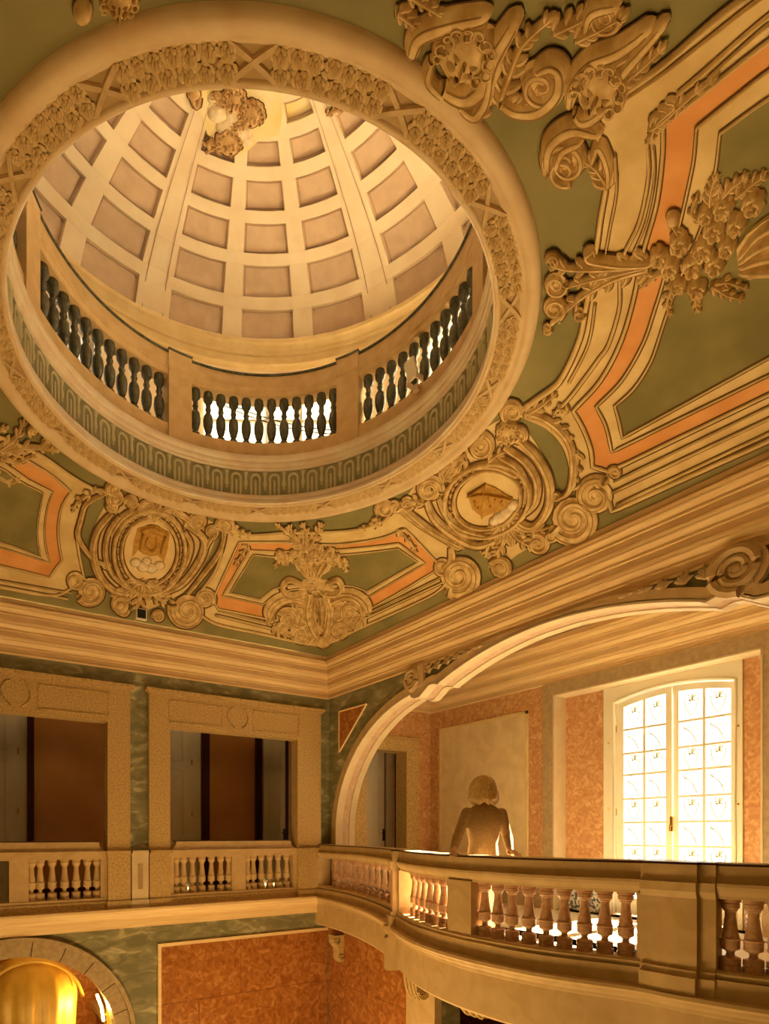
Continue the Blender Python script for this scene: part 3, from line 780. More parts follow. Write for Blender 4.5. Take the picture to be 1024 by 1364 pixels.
curved_balustrade('balustrade', sP1+.06, sP2a-.02, [553, 559.5, 566, 573.5, 582, 591.5, 602, 646, 663, 682, 704, 727, 752, 778, 805, 833, 859], [(sP1+.06, sP1+.1), (s_of(608), s_of(639)), (sP2a-.06, sP2a-.02)], 'bulging stone balustrade with pink marble balusters where the person leans')
s3 = [s_of(972), s_of(1003)]; d3 = s3[1]-s3[0]
curved_balustrade('balustrade', sP2b, CUM[-1]-.05, s3+[], [], 'stone balustrade curving back beyond the broad pier of the balcony')
t3 = bpy.data.objects['balustrade.002']
for k in range(2, 14):
    p, _ = at(s3[0]+d3*k)
    if s3[0]+d3*k < CUM[-1]-.15: put('baluster', BB, t3, Vector((p.x, p.y, -.889))-t3.location, k)
def pillar(name, s0, s1, hw, label):
    t = empty(name, at((s0+s1)/2)[0]+Vector((0, 0, -.937))); off = -t.location
    for pf, nm, m in (([(-hw, -.90), (-hw, -.42), (hw, -.42), (hw, -.90)], 'shaft', 'balcony_stone'),
                      ([(-hw-.0, -.43), (-hw-.025, -.385), (-hw-.03, -.325), (hw+.03, -.325), (hw+.0, -.43)], 'capital', 'balcony_stone'),
                      ([(-hw-.0, -.326), (-hw-.0, -.206), (hw, -.206), (hw, -.326)], 'block', 'balcony_stone'),
                      ([(-hw-.012, -.208), (-hw-.012, -.192), (hw+.012, -.192), (hw+.012, -.208)], 'top', 'dark_cap'),
                      ([(-hw-.02, -.95), (-hw-.02, -.90), (hw+.02, -.90), (hw+.02, -.95)], 'foot', 'balcony_stone'),
                      ([(-hw-.045, -1.06), (-hw-.045, -.945), (hw, -.945), (hw, -1.06)], 'plinth', 'balcony_stone')):
        o = MB().sweep(pf, sub(s0, s1), closed=True).build(nm, m, t); o.location = off
    thing(t, label, 'balustrade post')
pillar('balustrade_post', sP1-.06, sP1+.06, .17, 'narrow stone post joining the inward and the bulging balustrade')
pillar('balustrade_post', sP2a-.02, s_of(934), .135, 'broad veined stone pier at the end of the bulging balustrade')
pillar('balustrade_post', s_of(934), sP2b, .105, 'set-back stone pier beside the broad veined one')

# straight balustrades in the openings of the far wall
BA = baluster_mesh('baluster', .545, 'pale_stone', 1.05)
def straight(name, x0, x1, piers, pxs, label, extra=()):
    t = empty(name, ((x0+x1)/2, YA+.07, -1.06)); off = -t.location
    def part(mb, nm, m):
        o = mb.build(nm, m, t); o.location = off; return o
    y0, y1 = YA-.035, YA+.145
    cove = [(x0+.13-.12*math.sin(a), -.253+.12*(1-math.cos(a))) for a in [math.pi/2*i/5 for i in range(5, -1, -1)]]
    cv = [(x0+.02, -.253), (x0+.05, -.235), (x0+.085, -.20), (x0+.105, -.155), (x0+.11, -.125)]
    rp = cv+[(x0+x1-a, z) for a, z in reversed(cv)]
    part(MB().extrude(rp, lambda u, v, d: (u, d, v), y0+.02, y1-.02), 'rail', 'pale_stone')
    part(MB().box(x0+.10, x1-.10, y0+.01, y1-.01, -.126, -.112), 'rail_top', 'dark_cap')
    part(MB().box(x0, x1, y0-.03, y1, -.29, -.253), 'rail_moulding', 'pale_stone'); part(MB().box(x0, x1, y0-.01, y1, -.36, -.289), 'rail_moulding', 'pale_stone')
    part(MB().box(x0, x1, y0, y1, -.947, -.903), 'base_rail', 'pale_stone'); part(MB().box(x0, x1, y0-.02, y1, -1.06, -.947), 'plinth', 'speckled_stone')
    for a, b in piers: part(MB().box(a, b, y0+.01, y1-.01, -.904, -.359), 'pier', 'pale_stone')
    for x in list(pxs): put('baluster', BA, t, Vector((onY(x, 1150, YA+.06).x, YA+.065, -.904))+off, random.uniform(0, 6))
    for x in extra: put('baluster', BA, t, Vector((x, YA+.065, -.904))+off, 0)
    thing(t, label, 'balustrade', 'far gallery balustrades')
yx = lambda p: onY(p, 1150, YA).x
straight('balustrade', 2.783, 4.966, [(2.783, 2.85), (yx(308), yx(326.5)), (4.90, 4.966)], [235, 244.6, 256.5, 269, 281.5, 294, 304.5, 330, 337.5, 348, 359.3, 370.4, 381.7], 'straight pale balustrade in the far opening nearest the arch')
c1 = .73
straight('balustrade', -.42, 1.885, [(-.42, -.35), (yx(12), yx(38)), (1.80, 1.885)], [42, 53.5, 69.5, 86, 101.5, 116.5, 129], 'straight pale balustrade in the far opening above the lower niche', [-.22, -.06, .10, .26, .42])

# dome balustrade: one ring
t = empty('dome_balustrade', (CX, CY, 4.35)); thing(t, 'circular stone balustrade with dark green marble balusters under the dome', 'balustrade')
def dpart(mb, nm, m, sm=False):
    o = mb.build(nm, m, t, sm); o.location = (-CX, -CY, -4.35); return o
R0, R1 = 1.875, 2.05
dpart(MB().lathe([(R0, 4.35), (R0, 4.51), (R1, 4.51), (R1, 4.35)], 120, C0), 'base_rail', 'drum_stone')
dpart(MB().lathe([(R0+.01, 5.055), (R0, 5.07), (R0, 5.11), (R0-.012, 5.12), (R0-.014, 5.14), (R0+.0, 5.15), (R0, 5.285), (R1, 5.285), (R1, 5.055), (R0+.01, 5.055)], 120, C0), 'rail', 'drum_stone')
dpart(MB().lathe([(R0-.02, 5.283), (R0-.02, 5.30), (R1+.01, 5.30), (R1+.01, 5.283), (R0-.02, 5.283)], 120, C0), 'rail_top', 'dark_marble')
pv = [(0, 0), (.052, 0), (.052, .05), (.044, .06), (.030, .085), (.040, .11), (.056, .17), (.060, .22), (.055, .27), (.046, .295), (.030, .305), (.028, .345), (.036, .355), (.036, .37), (.028, .38), (.030, .425), (.042, .44), (.055, .46), (.058, .50), (.050, .55), (0, .55)]
db = MB().lathe(pv, 14).mesh('baluster', 'dark_marble', True); db.set_sharp_from_angle(angle=math.radians(45))
for k in range(6):
    a = math.radians(30+60*k); ha = .135/1.9
    pr = [(R0-.022, 4.352), (R0-.022, 5.07), (R0-.032, 5.09), (R0-.022, 5.11), (R0-.036, 5.13), (R0-.022, 5.15), (R0-.022, 5.312), (R1+.02, 5.312), (R1+.02, 4.352)]
    p = MB().lathe(pr, 6, C0, a-ha, a+ha); m = len(pr)
    p.face(*range(m)); p.face(*reversed(range(6*m, 7*m)))
    o = dpart(p, 'post', 'drum_stone')
    dpart(MB().lathe([(R0-.034, 5.308), (R0-.034, 5.326), (R1+.03, 5.326), (R1+.03, 5.308), (R0-.034, 5.308)], 6, C0, a-ha-.004, a+ha+.004), 'post_top', 'dark_marble')
    for j in range(12):
        aa = a+ha+(math.radians(60)-2*ha)*(j+.5)/12
        put('baluster', db, t, ((R0+.085)*math.cos(aa), (R0+.085)*math.sin(aa), .158), 0)

# ---- brackets under balcony and ledge
def console(name, loc, ang, H, D, wd, label):
    """S-scroll console: profile in (depth, z), extruded over its width"""
    pf = [(0, 0), (D, 0), (D*1.02, -.10*H), (D*.98, -.22*H), (D*.84, -.32*H), (D*.66, -.38*H), (D*.56, -.48*H), (D*.54, -.62*H), (D*.50, -.76*H), (D*.42, -.90*H), (D*.28, -.99*H), (D*.12, -H), (0, -.96*H)]
    t = empty(name, loc); t.rotation_euler = (0, 0, ang)
    MB().extrude(pf, lambda u, v, d: (u, d, v), -wd/2, wd/2).build('body', 'speckled_stone', t)
    for sg in (-1, 1):
        for c, r in (((D*.78, -.16*H), .15*H), ((D*.30, -.80*H), .13*H)):
            pts = [(c[0]+r*(1-.8*i/24)*math.cos(i*.55), sg*(wd/2+.006), c[1]+r*(1-.8*i/24)*math.sin(i*.55)) for i in range(25)]
            MB().tube(pts, .10*r+.004, 5).build('scroll', 'speckled_stone', t, True)
    for k in range(3):
        y = (k-1)*wd*.3
        MB().tube([(a+.006, y, z) for a, z in pf[1:11]], wd*.09, 5).build('reed', 'speckled_stone', t, True)
    MB().box(-.0, D*1.1, -wd*.6, wd*.6, 0, .035).build('abacus', 'speckled_stone', t)
    thing(t, label, 'bracket'); return t
pk = onX(453, 1245, XB)
console('console_bracket', (XB-.016, 7.90, -1.72), math.pi, .42, .17, .17, 'small scrolled stone bracket beside the red marble in the hall corner')
console('console_bracket', (XB-.121, 5.85, -1.60), math.pi, .62, .42, .24, 'tall scrolled stone bracket on the pier under the balcony')
console('console_bracket', (4.62, 4.05, -1.585), math.pi*1.02, .24, .36, .26, 'broad fluted bracket under the bulging balcony edge')
console('console_bracket', (4.66, 3.55, -1.585), math.pi*1.02, .24, .36, .26, 'fluted bracket further along beneath the bulging balcony')

# ---- window of the side room
wd = struct(empty('window_1', (8.26, 4.07, ZF)))
def wpart(mb, nm, m, par=wd, sm=False):
    o = mb.build(nm, m, par, sm)
    if par is wd: o.location = (-8.26, -4.07, -ZF)
    return o
gz = lambda y: 1.975-.105*((y-4.075)/.735)**2           # underside of the frame head
fo = [(4.978, ZF), (4.978, 2.10), (3.25, 2.10), (3.25, ZF), (3.335, ZF)]+[(y, gz(y)) for y in [3.335+1.48*i/16 for i in range(17)]]+[(4.815, ZF)]
wpart(MB().extrude(fo, lambda u, v, d: (d, u, v), 8.235, 8.40), 'frame', 'white_paint')
wpart(MB().tube([(8.232, 4.83, ZF)]+[(8.232, y, gz(y)+.012) for y in [4.83-1.51*i/16 for i in range(17)]]+[(8.232, 3.32, ZF)], .018, 6), 'frame_bead', 'white_paint')
for z in (1.3, .35, -.45):
    for y in (4.90, 3.29): wpart(MB().ball((8.23, y, z), .014), 'shutter_pin', 'brass')
ROWZ = [-.86, -.52, -.176, .148, .482, .825, 1.13, 1.47]
etch = []
for var in (0, 1):
    e = MB()
    if var == 0:
        e.tube(spline([(0, -.08, -.15), (0, -.02, -.02), (0, .03, .04), (0, .09, .08), (0, .105, .12)], 4), .009, 4)
        e.tube(spline([(0, -.09, .05), (0, -.03, .07), (0, .06, .08), (0, .10, .07)], 4), .006, 4)
        for p in ((-.10, .06), (-.08, .1), (.07, -.05), (.09, -.08), (-.06, -.06), (.04, -.12), (.0, -.14)): e.ball((0, p[0], p[1]), (.003, .014, .009), 6, 4)
    else:
        e.tube(spline([(0, -.10, .10), (0, -.085, 0), (0, -.04, -.10), (0, 0, -.15)], 4), .008, 4)
        e.tube(spline([(0, .10, .10), (0, .085, 0), (0, .04, -.10), (0, 0, -.15)], 4), .008, 4)
        e.cur = 1
        for i in range(16): e.ball((0, random.uniform(-.055, .055), .09+random.uniform(-.045, .045)), (.003, .017, .014), 5, 4)
        e.cur = 0
        for p in ((-.1, -.09), (.11, -.07), (.09, -.11)): e.ball((0, p[0], p[1]), (.003, .012, .008), 6, 4)
    etch.append(e.mesh('etched_motif', ['etching', 'etching_flower']))
for y0, y1, lab in ((4.07, 4.815, 'l'), (3.335, 4.062, 'r')):
    g0, g1 = (y0+.075, y1-.10) if lab == 'l' else (y0+.055, y1-.075)
    ym = (g0+g1)/2
    tt = lambda y: gz(y)-.012
    out = [(y0, ZF+.02), (y1, ZF+.02)]+[(y, tt(y)) for y in [y1-(y1-y0)*i/8 for i in range(9)]]
    inn = [(g0, -.92), (g1, -.92)]+[(y, tt(y)-.085) for y in [g1-(g1-g0)*i/8 for i in range(9)]]
    s = MB(); n = len(out)
    for x in (8.285, 8.33):
        s.v += [(x, u, v) for u, v in out]+[(x, u, v) for u, v in inn]
    for i in range(n):
        j = (i+1) % n
        s.face(i, j, n+j, n+i); s.face(2*n+i, 2*n+j, 3*n+j, 3*n+i); s.face(n+i, n+j, 3*n+j, 3*n+i); s.face(i, j, 2*n+j, 2*n+i)
    sash = wpart(s, 'sash', 'white_paint')
    def sp(mb, nm, m, o_=sash): return mb.build(nm, m, o_)
    sp(MB().box(8.29, 8.325, ym-.017, ym+.017, -.92, tt(ym)-.08), 'muntin', 'white_paint')
    for z in ROWZ[1:]: sp(MB().box(8.292, 8.323, g0, g1, z-.015, z+.015), 'muntin', 'white_paint')
    zz = [-.92]+ROWZ[1:]+[None]
    for ci, (a, b) in enumerate(((g0, ym-.012), (ym+.012, g1))):
        for ri in range(len(zz)-1):
            za = zz[ri]; zb = zz[ri+1] if zz[ri+1] is not None else tt((a+b)/2)-.07
            sp(MB().box(8.306, 8.310, a, b, za, zb), 'pane', 'pane_glass')
            put('etched_motif', etch[(ri+0) % 2], sash, (8.303, (a+b)/2, (za+zb)/2), None, (1, .85, .9))
h = MB().box(8.265, 8.29, 4.055, 4.085, .02, .22); h.tube([(8.265, 4.07, .10), (8.235, 4.07, .10), (8.23, 4.07, .02)], .010, 6); wpart(h, 'handle', 'brass')
wpart(MB().tube([(8.275, 4.07, -1.0), (8.275, 4.07, 1.85)], .008, 5), 'espagnolette_rod', 'white_paint')
for z in (1.5, .3, -.75):
    for y in (4.82, 3.325): wpart(MB().tube([(8.275, y, z-.05), (8.275, y, z+.05)], .012, 6), 'hinge', 'brass')

# ================================================================== CEILING ORNAMENT (relief on the cove)
LIFT = [.011]                                  # height of the ground the next ornament stands on
class Orn:
    """strokes and plates traced on the ceiling surface; every stroke is a rounded ridge on a thin painted outline"""
    def __init__(s): s.mb = MB()
    def stroke(s, pts, w0, w1=None, h=.028, n=5, out=1.6, sm=True, prof='bulge', closed=False):
        out = out*1.35
        w1 = w0 if w1 is None else w1
        P = spline(pts, n, closed) if sm else [Vector((p[0], p[1], 0)) for p in pts]
        if closed: P = P+[P[0]]
        N = len(P); mb = s.mb
        U = (-1, -.7, -.25, .25, .7, 1); Hh = (0, .72, 1, 1, .72, 0); k = len(U)
        b = len(mb.v); rows = []
        for i, p in enumerate(P):
            t = (P[min(i+1, N-1)]-P[max(i-1, 0)])
            if closed and i in (0, N-1): t = P[1]-P[N-2]
            t.normalize(); nx, ny = -t.y, t.x; u = i/(N-1)
            w = w0+(w1-w0)*u
            if prof == 'bulge': w = max(w0, w1)*(.35+.65*math.sin(math.pi*min(max(.12+.76*u, 0), 1)))
            hh = h*min(1, .25+w/max(w0, w1)) if prof != 'flat' else h
            for q, z in zip(U, Hh): mb.v.append(tuple(cpt(p.x+nx*w*q, p.y+ny*w*q, LIFT[0]+.004+hh*z)))
            rows.append((p, nx, ny, w, t.copy(), hh))
        mb.cur = 0
        for i in range(N-1):
            for j in range(k-1): mb.face(b+i*k+j, b+(i+1)*k+j, b+(i+1)*k+j+1, b+i*k+j+1)
        if not closed:
            for e, sg in ((0, -1), (N-1, 1)):
                p, nx, ny, w, t, hh = rows[e]
                e1 = mb.add(*[cpt(p.x+nx*w*.62*q+t.x*sg*w*.6, p.y+ny*w*.62*q+t.y*sg*w*.6, LIFT[0]+.004+hh*z*.75) for q, z in zip(U, Hh)])
                tip = mb.add(cpt(p.x+t.x*sg*w*.95, p.y+t.y*sg*w*.95, LIFT[0]+.002))
                for j in range(k-1): mb.face(b+e*k+j, e1+j, e1+j+1, b+e*k+j+1); mb.face(e1+j, tip, e1+j+1)
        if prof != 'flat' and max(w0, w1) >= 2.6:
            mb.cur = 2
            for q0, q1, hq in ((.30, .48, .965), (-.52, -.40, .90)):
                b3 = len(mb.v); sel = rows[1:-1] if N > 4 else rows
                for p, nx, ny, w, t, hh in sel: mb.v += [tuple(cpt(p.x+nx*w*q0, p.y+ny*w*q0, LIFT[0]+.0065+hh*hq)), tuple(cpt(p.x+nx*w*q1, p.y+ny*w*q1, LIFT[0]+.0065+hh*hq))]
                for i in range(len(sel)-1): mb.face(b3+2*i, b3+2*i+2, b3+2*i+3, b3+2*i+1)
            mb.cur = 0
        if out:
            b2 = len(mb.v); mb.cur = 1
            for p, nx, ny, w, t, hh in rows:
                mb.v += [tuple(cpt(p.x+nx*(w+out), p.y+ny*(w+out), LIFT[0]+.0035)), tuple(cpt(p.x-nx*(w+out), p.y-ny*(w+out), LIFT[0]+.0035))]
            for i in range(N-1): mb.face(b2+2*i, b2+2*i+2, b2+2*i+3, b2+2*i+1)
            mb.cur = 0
        return s
    def line(s, pts, w, h=.02, closed=False, out=1.2, n=1, sm=False): return s.stroke(pts, w, w, h, n, out, sm, 'flat', closed)
    def spiral(s, cx, cy, r, a0, turns, d=1, w=None, h=.03, sq=1.0, rot=0.0):
        w = w or r*.30; pts = []; n = int(10*turns)+4
        s.blob(cx, cy, r*.95, r*.95*sq, h*.35, rot, 0, 1.8)
        for i in range(n+1):
            k = i/n; a = math.radians(a0)+d*2*math.pi*turns*k; rr = r*(1-.82*k)
            x, y = rr*math.cos(a), rr*math.sin(a)*sq
            c, q = math.cos(rot), math.sin(rot)
            pts.append((cx+x*c-y*q, cy+x*q+y*c))
        return s.stroke(pts, w, w*.45, h, 2, 1.4, True, 'taper')
    def leaf(s, spine, wid, lobes=5, h=.03, taper=.35):
        """acanthus: a spine with lobes curling off both sides"""
        P = spline(spine, 6); N = len(P)
        for i in range(lobes):
            u = (i+.35)/lobes; p = P[int(u*(N-1))]; q = P[min(int(u*(N-1))+1, N-1)]; r_ = P[max(int(u*(N-1))-1, 0)]
            t = (q-r_).normalized(); nn = Vector((-t.y, t.x, 0)); w = wid*(1-(1-taper)*u)
            for sg in (-1, 1):
                a = p+t*w*.0; m = p+nn*sg*w*.55+t*w*.30; e = p+nn*sg*w*.98+t*w*.85
                s.stroke([tuple(a)[:2], tuple(m)[:2], tuple(e)[:2]], w*.40, w*.22, h*.8, 3, 1.3)
        s.stroke([tuple(p)[:2] for p in P[::3]], wid*.34, wid*.16, h*1.1, 3, 1.2, True, 'taper')
        return s
    def rose(s, x, y, r, h=.03):
        for k in range(5):
            a = 2*math.pi*k/5+x; s.stroke([(x+r*.35*math.cos(a), y+r*.35*math.sin(a)), (x+r*.8*math.cos(a+.5), y+r*.8*math.sin(a+.5)), (x+r*.75*math.cos(a+1.2), y+r*.75*math.sin(a+1.2))], r*.40, r*.28, h, 2, 1.2)
        s.spiral(x, y, r*.45, 40*x, 1.3, 1, r*.16, h*1.25); return s
    def blob(s, x, y, rx, ry, h=.04, rot=0.0, m=0, out=1.5):
        mb = s.mb; NR_, NTt = 5, 14; c, q = math.cos(rot), math.sin(rot); b = len(mb.v); mb.cur = m
        for i in range(NR_+1):
            k = i/NR_
            for j in range(NTt):
                a = 2*math.pi*j/NTt; u, v = rx*k*math.cos(a), ry*k*math.sin(a)
                mb.v.append(tuple(cpt(x+u*c-v*q, y+u*q+v*c, LIFT[0]+.004+h*math.sqrt(max(0, 1-k*k)))))
        for i in range(NR_):
            for j in range(NTt): mb.face(b+i*NTt+j, b+(i+1)*NTt+j, b+(i+1)*NTt+(j+1)%NTt, b+i*NTt+(j+1)%NTt)
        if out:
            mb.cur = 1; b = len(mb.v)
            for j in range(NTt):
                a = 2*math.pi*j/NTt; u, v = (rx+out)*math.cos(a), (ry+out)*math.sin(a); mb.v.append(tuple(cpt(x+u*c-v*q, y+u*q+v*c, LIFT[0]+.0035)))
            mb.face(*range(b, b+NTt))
        mb.cur = 0; return s
    def head(s, x, y, r, rot=0.0, h=.07, look=0.0):
        """relief face: skull, brow, nose, cheeks, mouth, eyes and curls"""
        c, q = math.cos(rot), math.sin(rot)
        T = lambda u, v: (x+(u*c-v*q)*r, y+(u*q+v*c)*r)
        s.blob(x, y, r*.82, r, h, rot)
        for u, v, a, b_, hh in ((-.30, .22, .26, .24, .25), (.34, .22, .26, .24, .25), (look*.1+.02, .62, .24, .16, .2), (-.30, -.16, .24, .10, .18), (.32, -.16, .24, .10, .18)):
            px_, py_ = T(u, v); s.blob(px_, py_, r*a, r*b_, h*(1.0+hh), rot, 0, 0)
        s.stroke([T(.0, -.18), T(.03+look*.1, .08), T(.05+look*.12, .24)], r*.10, r*.13, h*1.45, 3, 0, True, 'taper')
        s.mb.cur = 1
        for u in (-.28, .32): px_, py_ = T(u+look*.08, -.04); s.blob(px_, py_, r*.10, r*.05, h*1.15, rot, 1, 0)
        px_, py_ = T(.04+look*.1, .45); s.blob(px_, py_, r*.17, r*.045, h*1.18, rot, 1, 0)
        for i in range(11):
            a = math.radians(150+24*i); px_, py_ = T(.86*math.cos(a), -.12+.95*math.sin(a)); s.spiral(px_, py_, r*.27, 30*i, 1.2, 1 if i % 2 else -1, r*.10, h*.8)
        return s
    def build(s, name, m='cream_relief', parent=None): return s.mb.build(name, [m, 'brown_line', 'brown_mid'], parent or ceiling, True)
def smoothpoly(poly, thr=40):
    P = [Vector((p[0], p[1])) for p in poly]; n = len(P); out = []
    def corner(i):
        a, b = P[i]-P[i-1], P[(i+1) % n]-P[i]
        return math.degrees(a.angle(b)) > thr
    for i in range(n):
        b, c = P[i], P[(i+1) % n]
        a = b-(c-b)*.5 if corner(i) else P[i-1]; d = c+(c-b)*.5 if corner((i+1) % n) else P[(i+2) % n]
        L = (c-b).length; k = max(1, int(L/9))
        ma = (c-a)*.5*min(1, L/max((b-a).length, 1)) if not corner(i) else (c-b)*1.0
        mc = (d-b)*.5*min(1, L/max((d-c).length, 1)) if not corner((i+1) % n) else (c-b)*1.0
        for q in range(k):
            t = q/k; h0, h1, h2, h3 = 2*t**3-3*t*t+1, t**3-2*t*t+t, -2*t**3+3*t*t, t**3-t*t
            out.append(tuple(b*h0+ma*h1+c*h2+mc*h3))
    return out
def plate(name, poly, h, m, step=16, parent=None):
    P = [Vector((p[0], p[1])) for p in poly]; n = len(P)
    def inside(x, y):
        r = False
        for i in range(n):
            a, b = P[i], P[(i+1) % n]
            if (a.y > y) != (b.y > y) and x < (b.x-a.x)*(y-a.y)/(b.y-a.y)+a.x: r = not r
        return r
    dens = []
    for i in range(n):
        a, b = P[i], P[(i+1) % n]; k = max(1, int((b-a).length/step))
        dens += [a.lerp(b, j/k) for j in range(k)]
    V = list(dens); E_ = [(i, (i+1) % len(dens)) for i in range(len(dens))]
    x0, x1 = min(p.x for p in P), max(p.x for p in P); y0, y1 = min(p.y for p in P), max(p.y for p in P)
    y = y0+step/2
    while y < y1:
        x = x0+step/2
        while x < x1:
            if inside(x, y) and min((Vector((x, y))-d).length for d in dens) > step*.45: V.append(Vector((x, y)))
            x += step
        y += step
    vo, eo, fo_, *_ = delaunay_2d_cdt(V, E_, [], 1, 1e-4)
    mb = MB(); mb.v = [tuple(cpt(p.x, p.y, h)) for p in vo]
    for f in fo_:
        c = sum((vo[i] for i in f), Vector((0, 0)))/len(f)
        if inside(c.x, c.y): mb.face(*f)
    k = len(dens); b = mb.add(*[cpt(p.x, p.y, h) for p in dens]); mb.add(*[cpt(p.x, p.y, -.004) for p in dens])
    for i in range(k): mb.face(b+i, b+(i+1) % k, b+k+(i+1) % k, b+k+i)
    return mb.build(name, m, parent or ceiling)

# ---- the three framed fields: outer cream plate, orange band, inner cream frame, green field
FIELDS = {
 'far_corner': dict(
   outer=[(296,706),(331,712),(390,708),(455,707),(505,697),(529,672),(565,698),(603,727),(606,750),(590,782),(560,800),(480,836),(432,858),(410,857),(340,842),(286,830),(262,815),(262,795),(286,760),(296,730)],
   orange=[(318,721),(383,721),(446,724),(505,716),(540,703),(589,754),(536,786),(488,813),(476,800),(440,793),(395,794),(372,802),(358,824),(290,810),(283,798)],
   inner=[(332,731),(372,733),(455,730),(500,726),(532,722),(567,749),(492,793),(470,785),(395,783),(368,790),(350,804),(296,792)],
   green=[(306,788),(346,797),(364,783),(395,777),(470,779),(489,786),(557,747),(531,729),(490,734),(455,737),(370,740),(337,737)]),
 'near_corner': dict(
   outer=[(1100,-78),(979,0),(889,77),(840,112),(806,132),(775,150),(800,180),(808,235),(800,290),(793,340),(782,400),(772,450),(745,507),(715,530),(690,548),(730,566),(752,590),(762,620),(766,650),(790,636),(812,668),(816,680),(1100,552)],
   orange=[(1100,-4),(1024,49),(940,116),(885,160),(884,200),(876,265),(858,330),(842,405),(826,456),(800,505),(764,545),(778,570),(788,598),(790,620),(812,627),(1100,487)],
   inner=[(1100,36),(1024,88),(930,163),(926,206),(918,245),(905,300),(891,348),(874,405),(857,455),(828,505),(795,539),(808,565),(816,600),(1100,460)],
   green=[(1100,76),(1024,124),(962,169),(955,222),(938,290),(910,358),(889,415),(868,478),(845,515),(820,538),(826,560),(830,581),(1100,432)]),
 'left_corner': dict(
   outer=[(-60,560),(0,580),(52,603),(100,636),(137,656),(116,668),(106,690),(102,712),(106,742),(112,770),(75,792),(0,781),(-60,768)],
   orange=[(-60,585),(0,597),(27,606),(70,632),(94,653),(82,672),(77,700),(78,722),(82,745),(65,768),(0,752),(-60,738)],
   inner=[(-60,600),(0,612),(40,638),(70,653),(63,672),(59,700),(60,724),(66,748),(0,728),(-60,716)],
   green=[(-60,610),(0,620),(26,638),(57,654),(52,680),(49,706),(50,722),(54,740),(0,720),(-60,708)]),
}
for nm, fd in FIELDS.items():
    fd = {k_: smoothpoly(v_) for k_, v_ in fd.items()}
    pf = plate('framed_field', fd['outer'], .010, 'cream_frame')
    plate('orange_band', fd['orange'], .013, 'orange', parent=pf)
    plate('inner_frame', fd['inner'], .018, 'cream_frame', parent=pf)
    plate('green_field', fd['green'], .021, 'green_panel', parent=pf)
    sm, ol = (.75, .62) if nm != 'near_corner' else (1.5, 1.35)
    for key, w, h, lf_ in (('outer', 2.2, .024, .009), ('orange', 1.5, .016, .0125), ('inner', .9, .012, .0175), ('green', .9, .012, .0205)):
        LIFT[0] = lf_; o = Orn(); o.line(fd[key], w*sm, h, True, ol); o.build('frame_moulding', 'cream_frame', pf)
LIFT[0] = .0105
# long mouldings between the fields and the cornice
def off(px, dy): return [(x, y+dy) for x, y in px]
for pts, ws in (([(816, 655), (1100, 520)], (2.2, 1.2)), ([(822, 672), (1100, 540)], (2.6, 1.4)), ([(818, 640), (1100, 503)], (1.2, 1)),
                ([(286, 818), (400, 846)], (1.5, 1)), ([(480, 826), (590, 775)], (1.5, 1)), ([(486, 818), (588, 768)], (.9, 1)), ([(290, 812), (396, 838)], (.9, 1)),
                ([(-40, 772), (90, 797)], (1.5, 1)), ([(-40, 765), (95, 789)], (.9, 1)),
                ([(863, 181), (865, 229), (852, 292), (830, 339), (826, 374), (825, 409), (811, 456), (797, 477), (764, 522), (749, 539)], (2.6, 1)), ([(872, 190), (873, 232), (861, 292), (840, 342)], (1.3, 1)),
                ([(820, 200), (822, 250), (813, 300), (805, 345)], (1.6, 1)), ([(793, 400), (784, 455), (758, 508)], (1.6, 1)),
                ([(1100, -40), (1024, 15), (940, 88), (905, 118)], (2.6, 1)), ([(1100, -28), (1024, 26), (945, 97)], (1.3, 1)), ([(1030, -22), (985, 12), (897, 82), (830, 128)], (1.6, 1))):
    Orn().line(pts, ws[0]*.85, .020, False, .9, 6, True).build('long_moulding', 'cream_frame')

# ---- far wall cartouche
def cartouche(cx, cy, rx, ry, rot, name='cartouche'):
    c, q = math.cos(rot), math.sin(rot)
    T = lambda u, v: (cx+u*rx*c-v*ry*q, cy+u*rx*q+v*ry*c)
    el = lambda k, n=20: [T(k*math.cos(2*math.pi*i/n), k*math.sin(2*math.pi*i/n)) for i in range(n)]
    base = plate(name, el(1.0, 28), .014, 'cream')
    Orn().line(el(1.04), rx*.055, .04, True, 1.2, 2, True).build('oval_frame', 'cream_relief', base)
    Orn().line(el(1.32), rx*.075, .05, True, 1.4, 2, True).build('oval_frame', 'cream_relief', base)
    for i in range(34):
        a = 2*math.pi*i/34; x, y = T(1.17*math.cos(a), 1.17*math.sin(a))
        Orn().blob(x, y, rx*.05, rx*.05, .026, 0, 0, .6).build('bead', 'cream_relief', base)
    return base, T
LIFT[0] = .012
plate('cartouche_ground', smoothpoly([(150,652),(178,660),(200,660),(226,670),(252,680),(288,698),(284,725),(264,765),(242,790),(218,802),(196,812),(170,802),(148,788),(130,767),(121,735),(126,700),(140,672)], 60), .007, 'cream_frame')
base, T = cartouche(199, 733, 36, 43, .08)
emb = Orn()
emb.mb.cur = 0
em = plate('emblem', [(183,702),(194,699),(204,697),(214,701),(226,708),(222,733),(218,748),(210,738),(199,739),(190,736),(184,730),(176,740),(178,722)], .028, 'gold_paint', 8, base)
o = Orn(); o.line([(190,708),(186,730)], 2, .05, False, .8); o.line([(220,711),(214,734)], 2, .05, False, .8); o.line([(188,704),(204,700),(222,709)], 2.2, .05, False, .8, 4, True)
o.stroke([(196,714),(194,724),(200,732),(208,726),(208,714)], 2.4, 2.4, .05, 4, .8); o.build('emblem_relief', 'gold_paint', base)
o = Orn()
for x, y, r in ((180, 748, 7), (190, 754, 8), (201, 756, 8), (212, 752, 7), (195, 746, 6)): o.blob(x, y, r, r*.8, .035, 0, 0, .6)
o.build('cloud', 'cloud_paint', base)
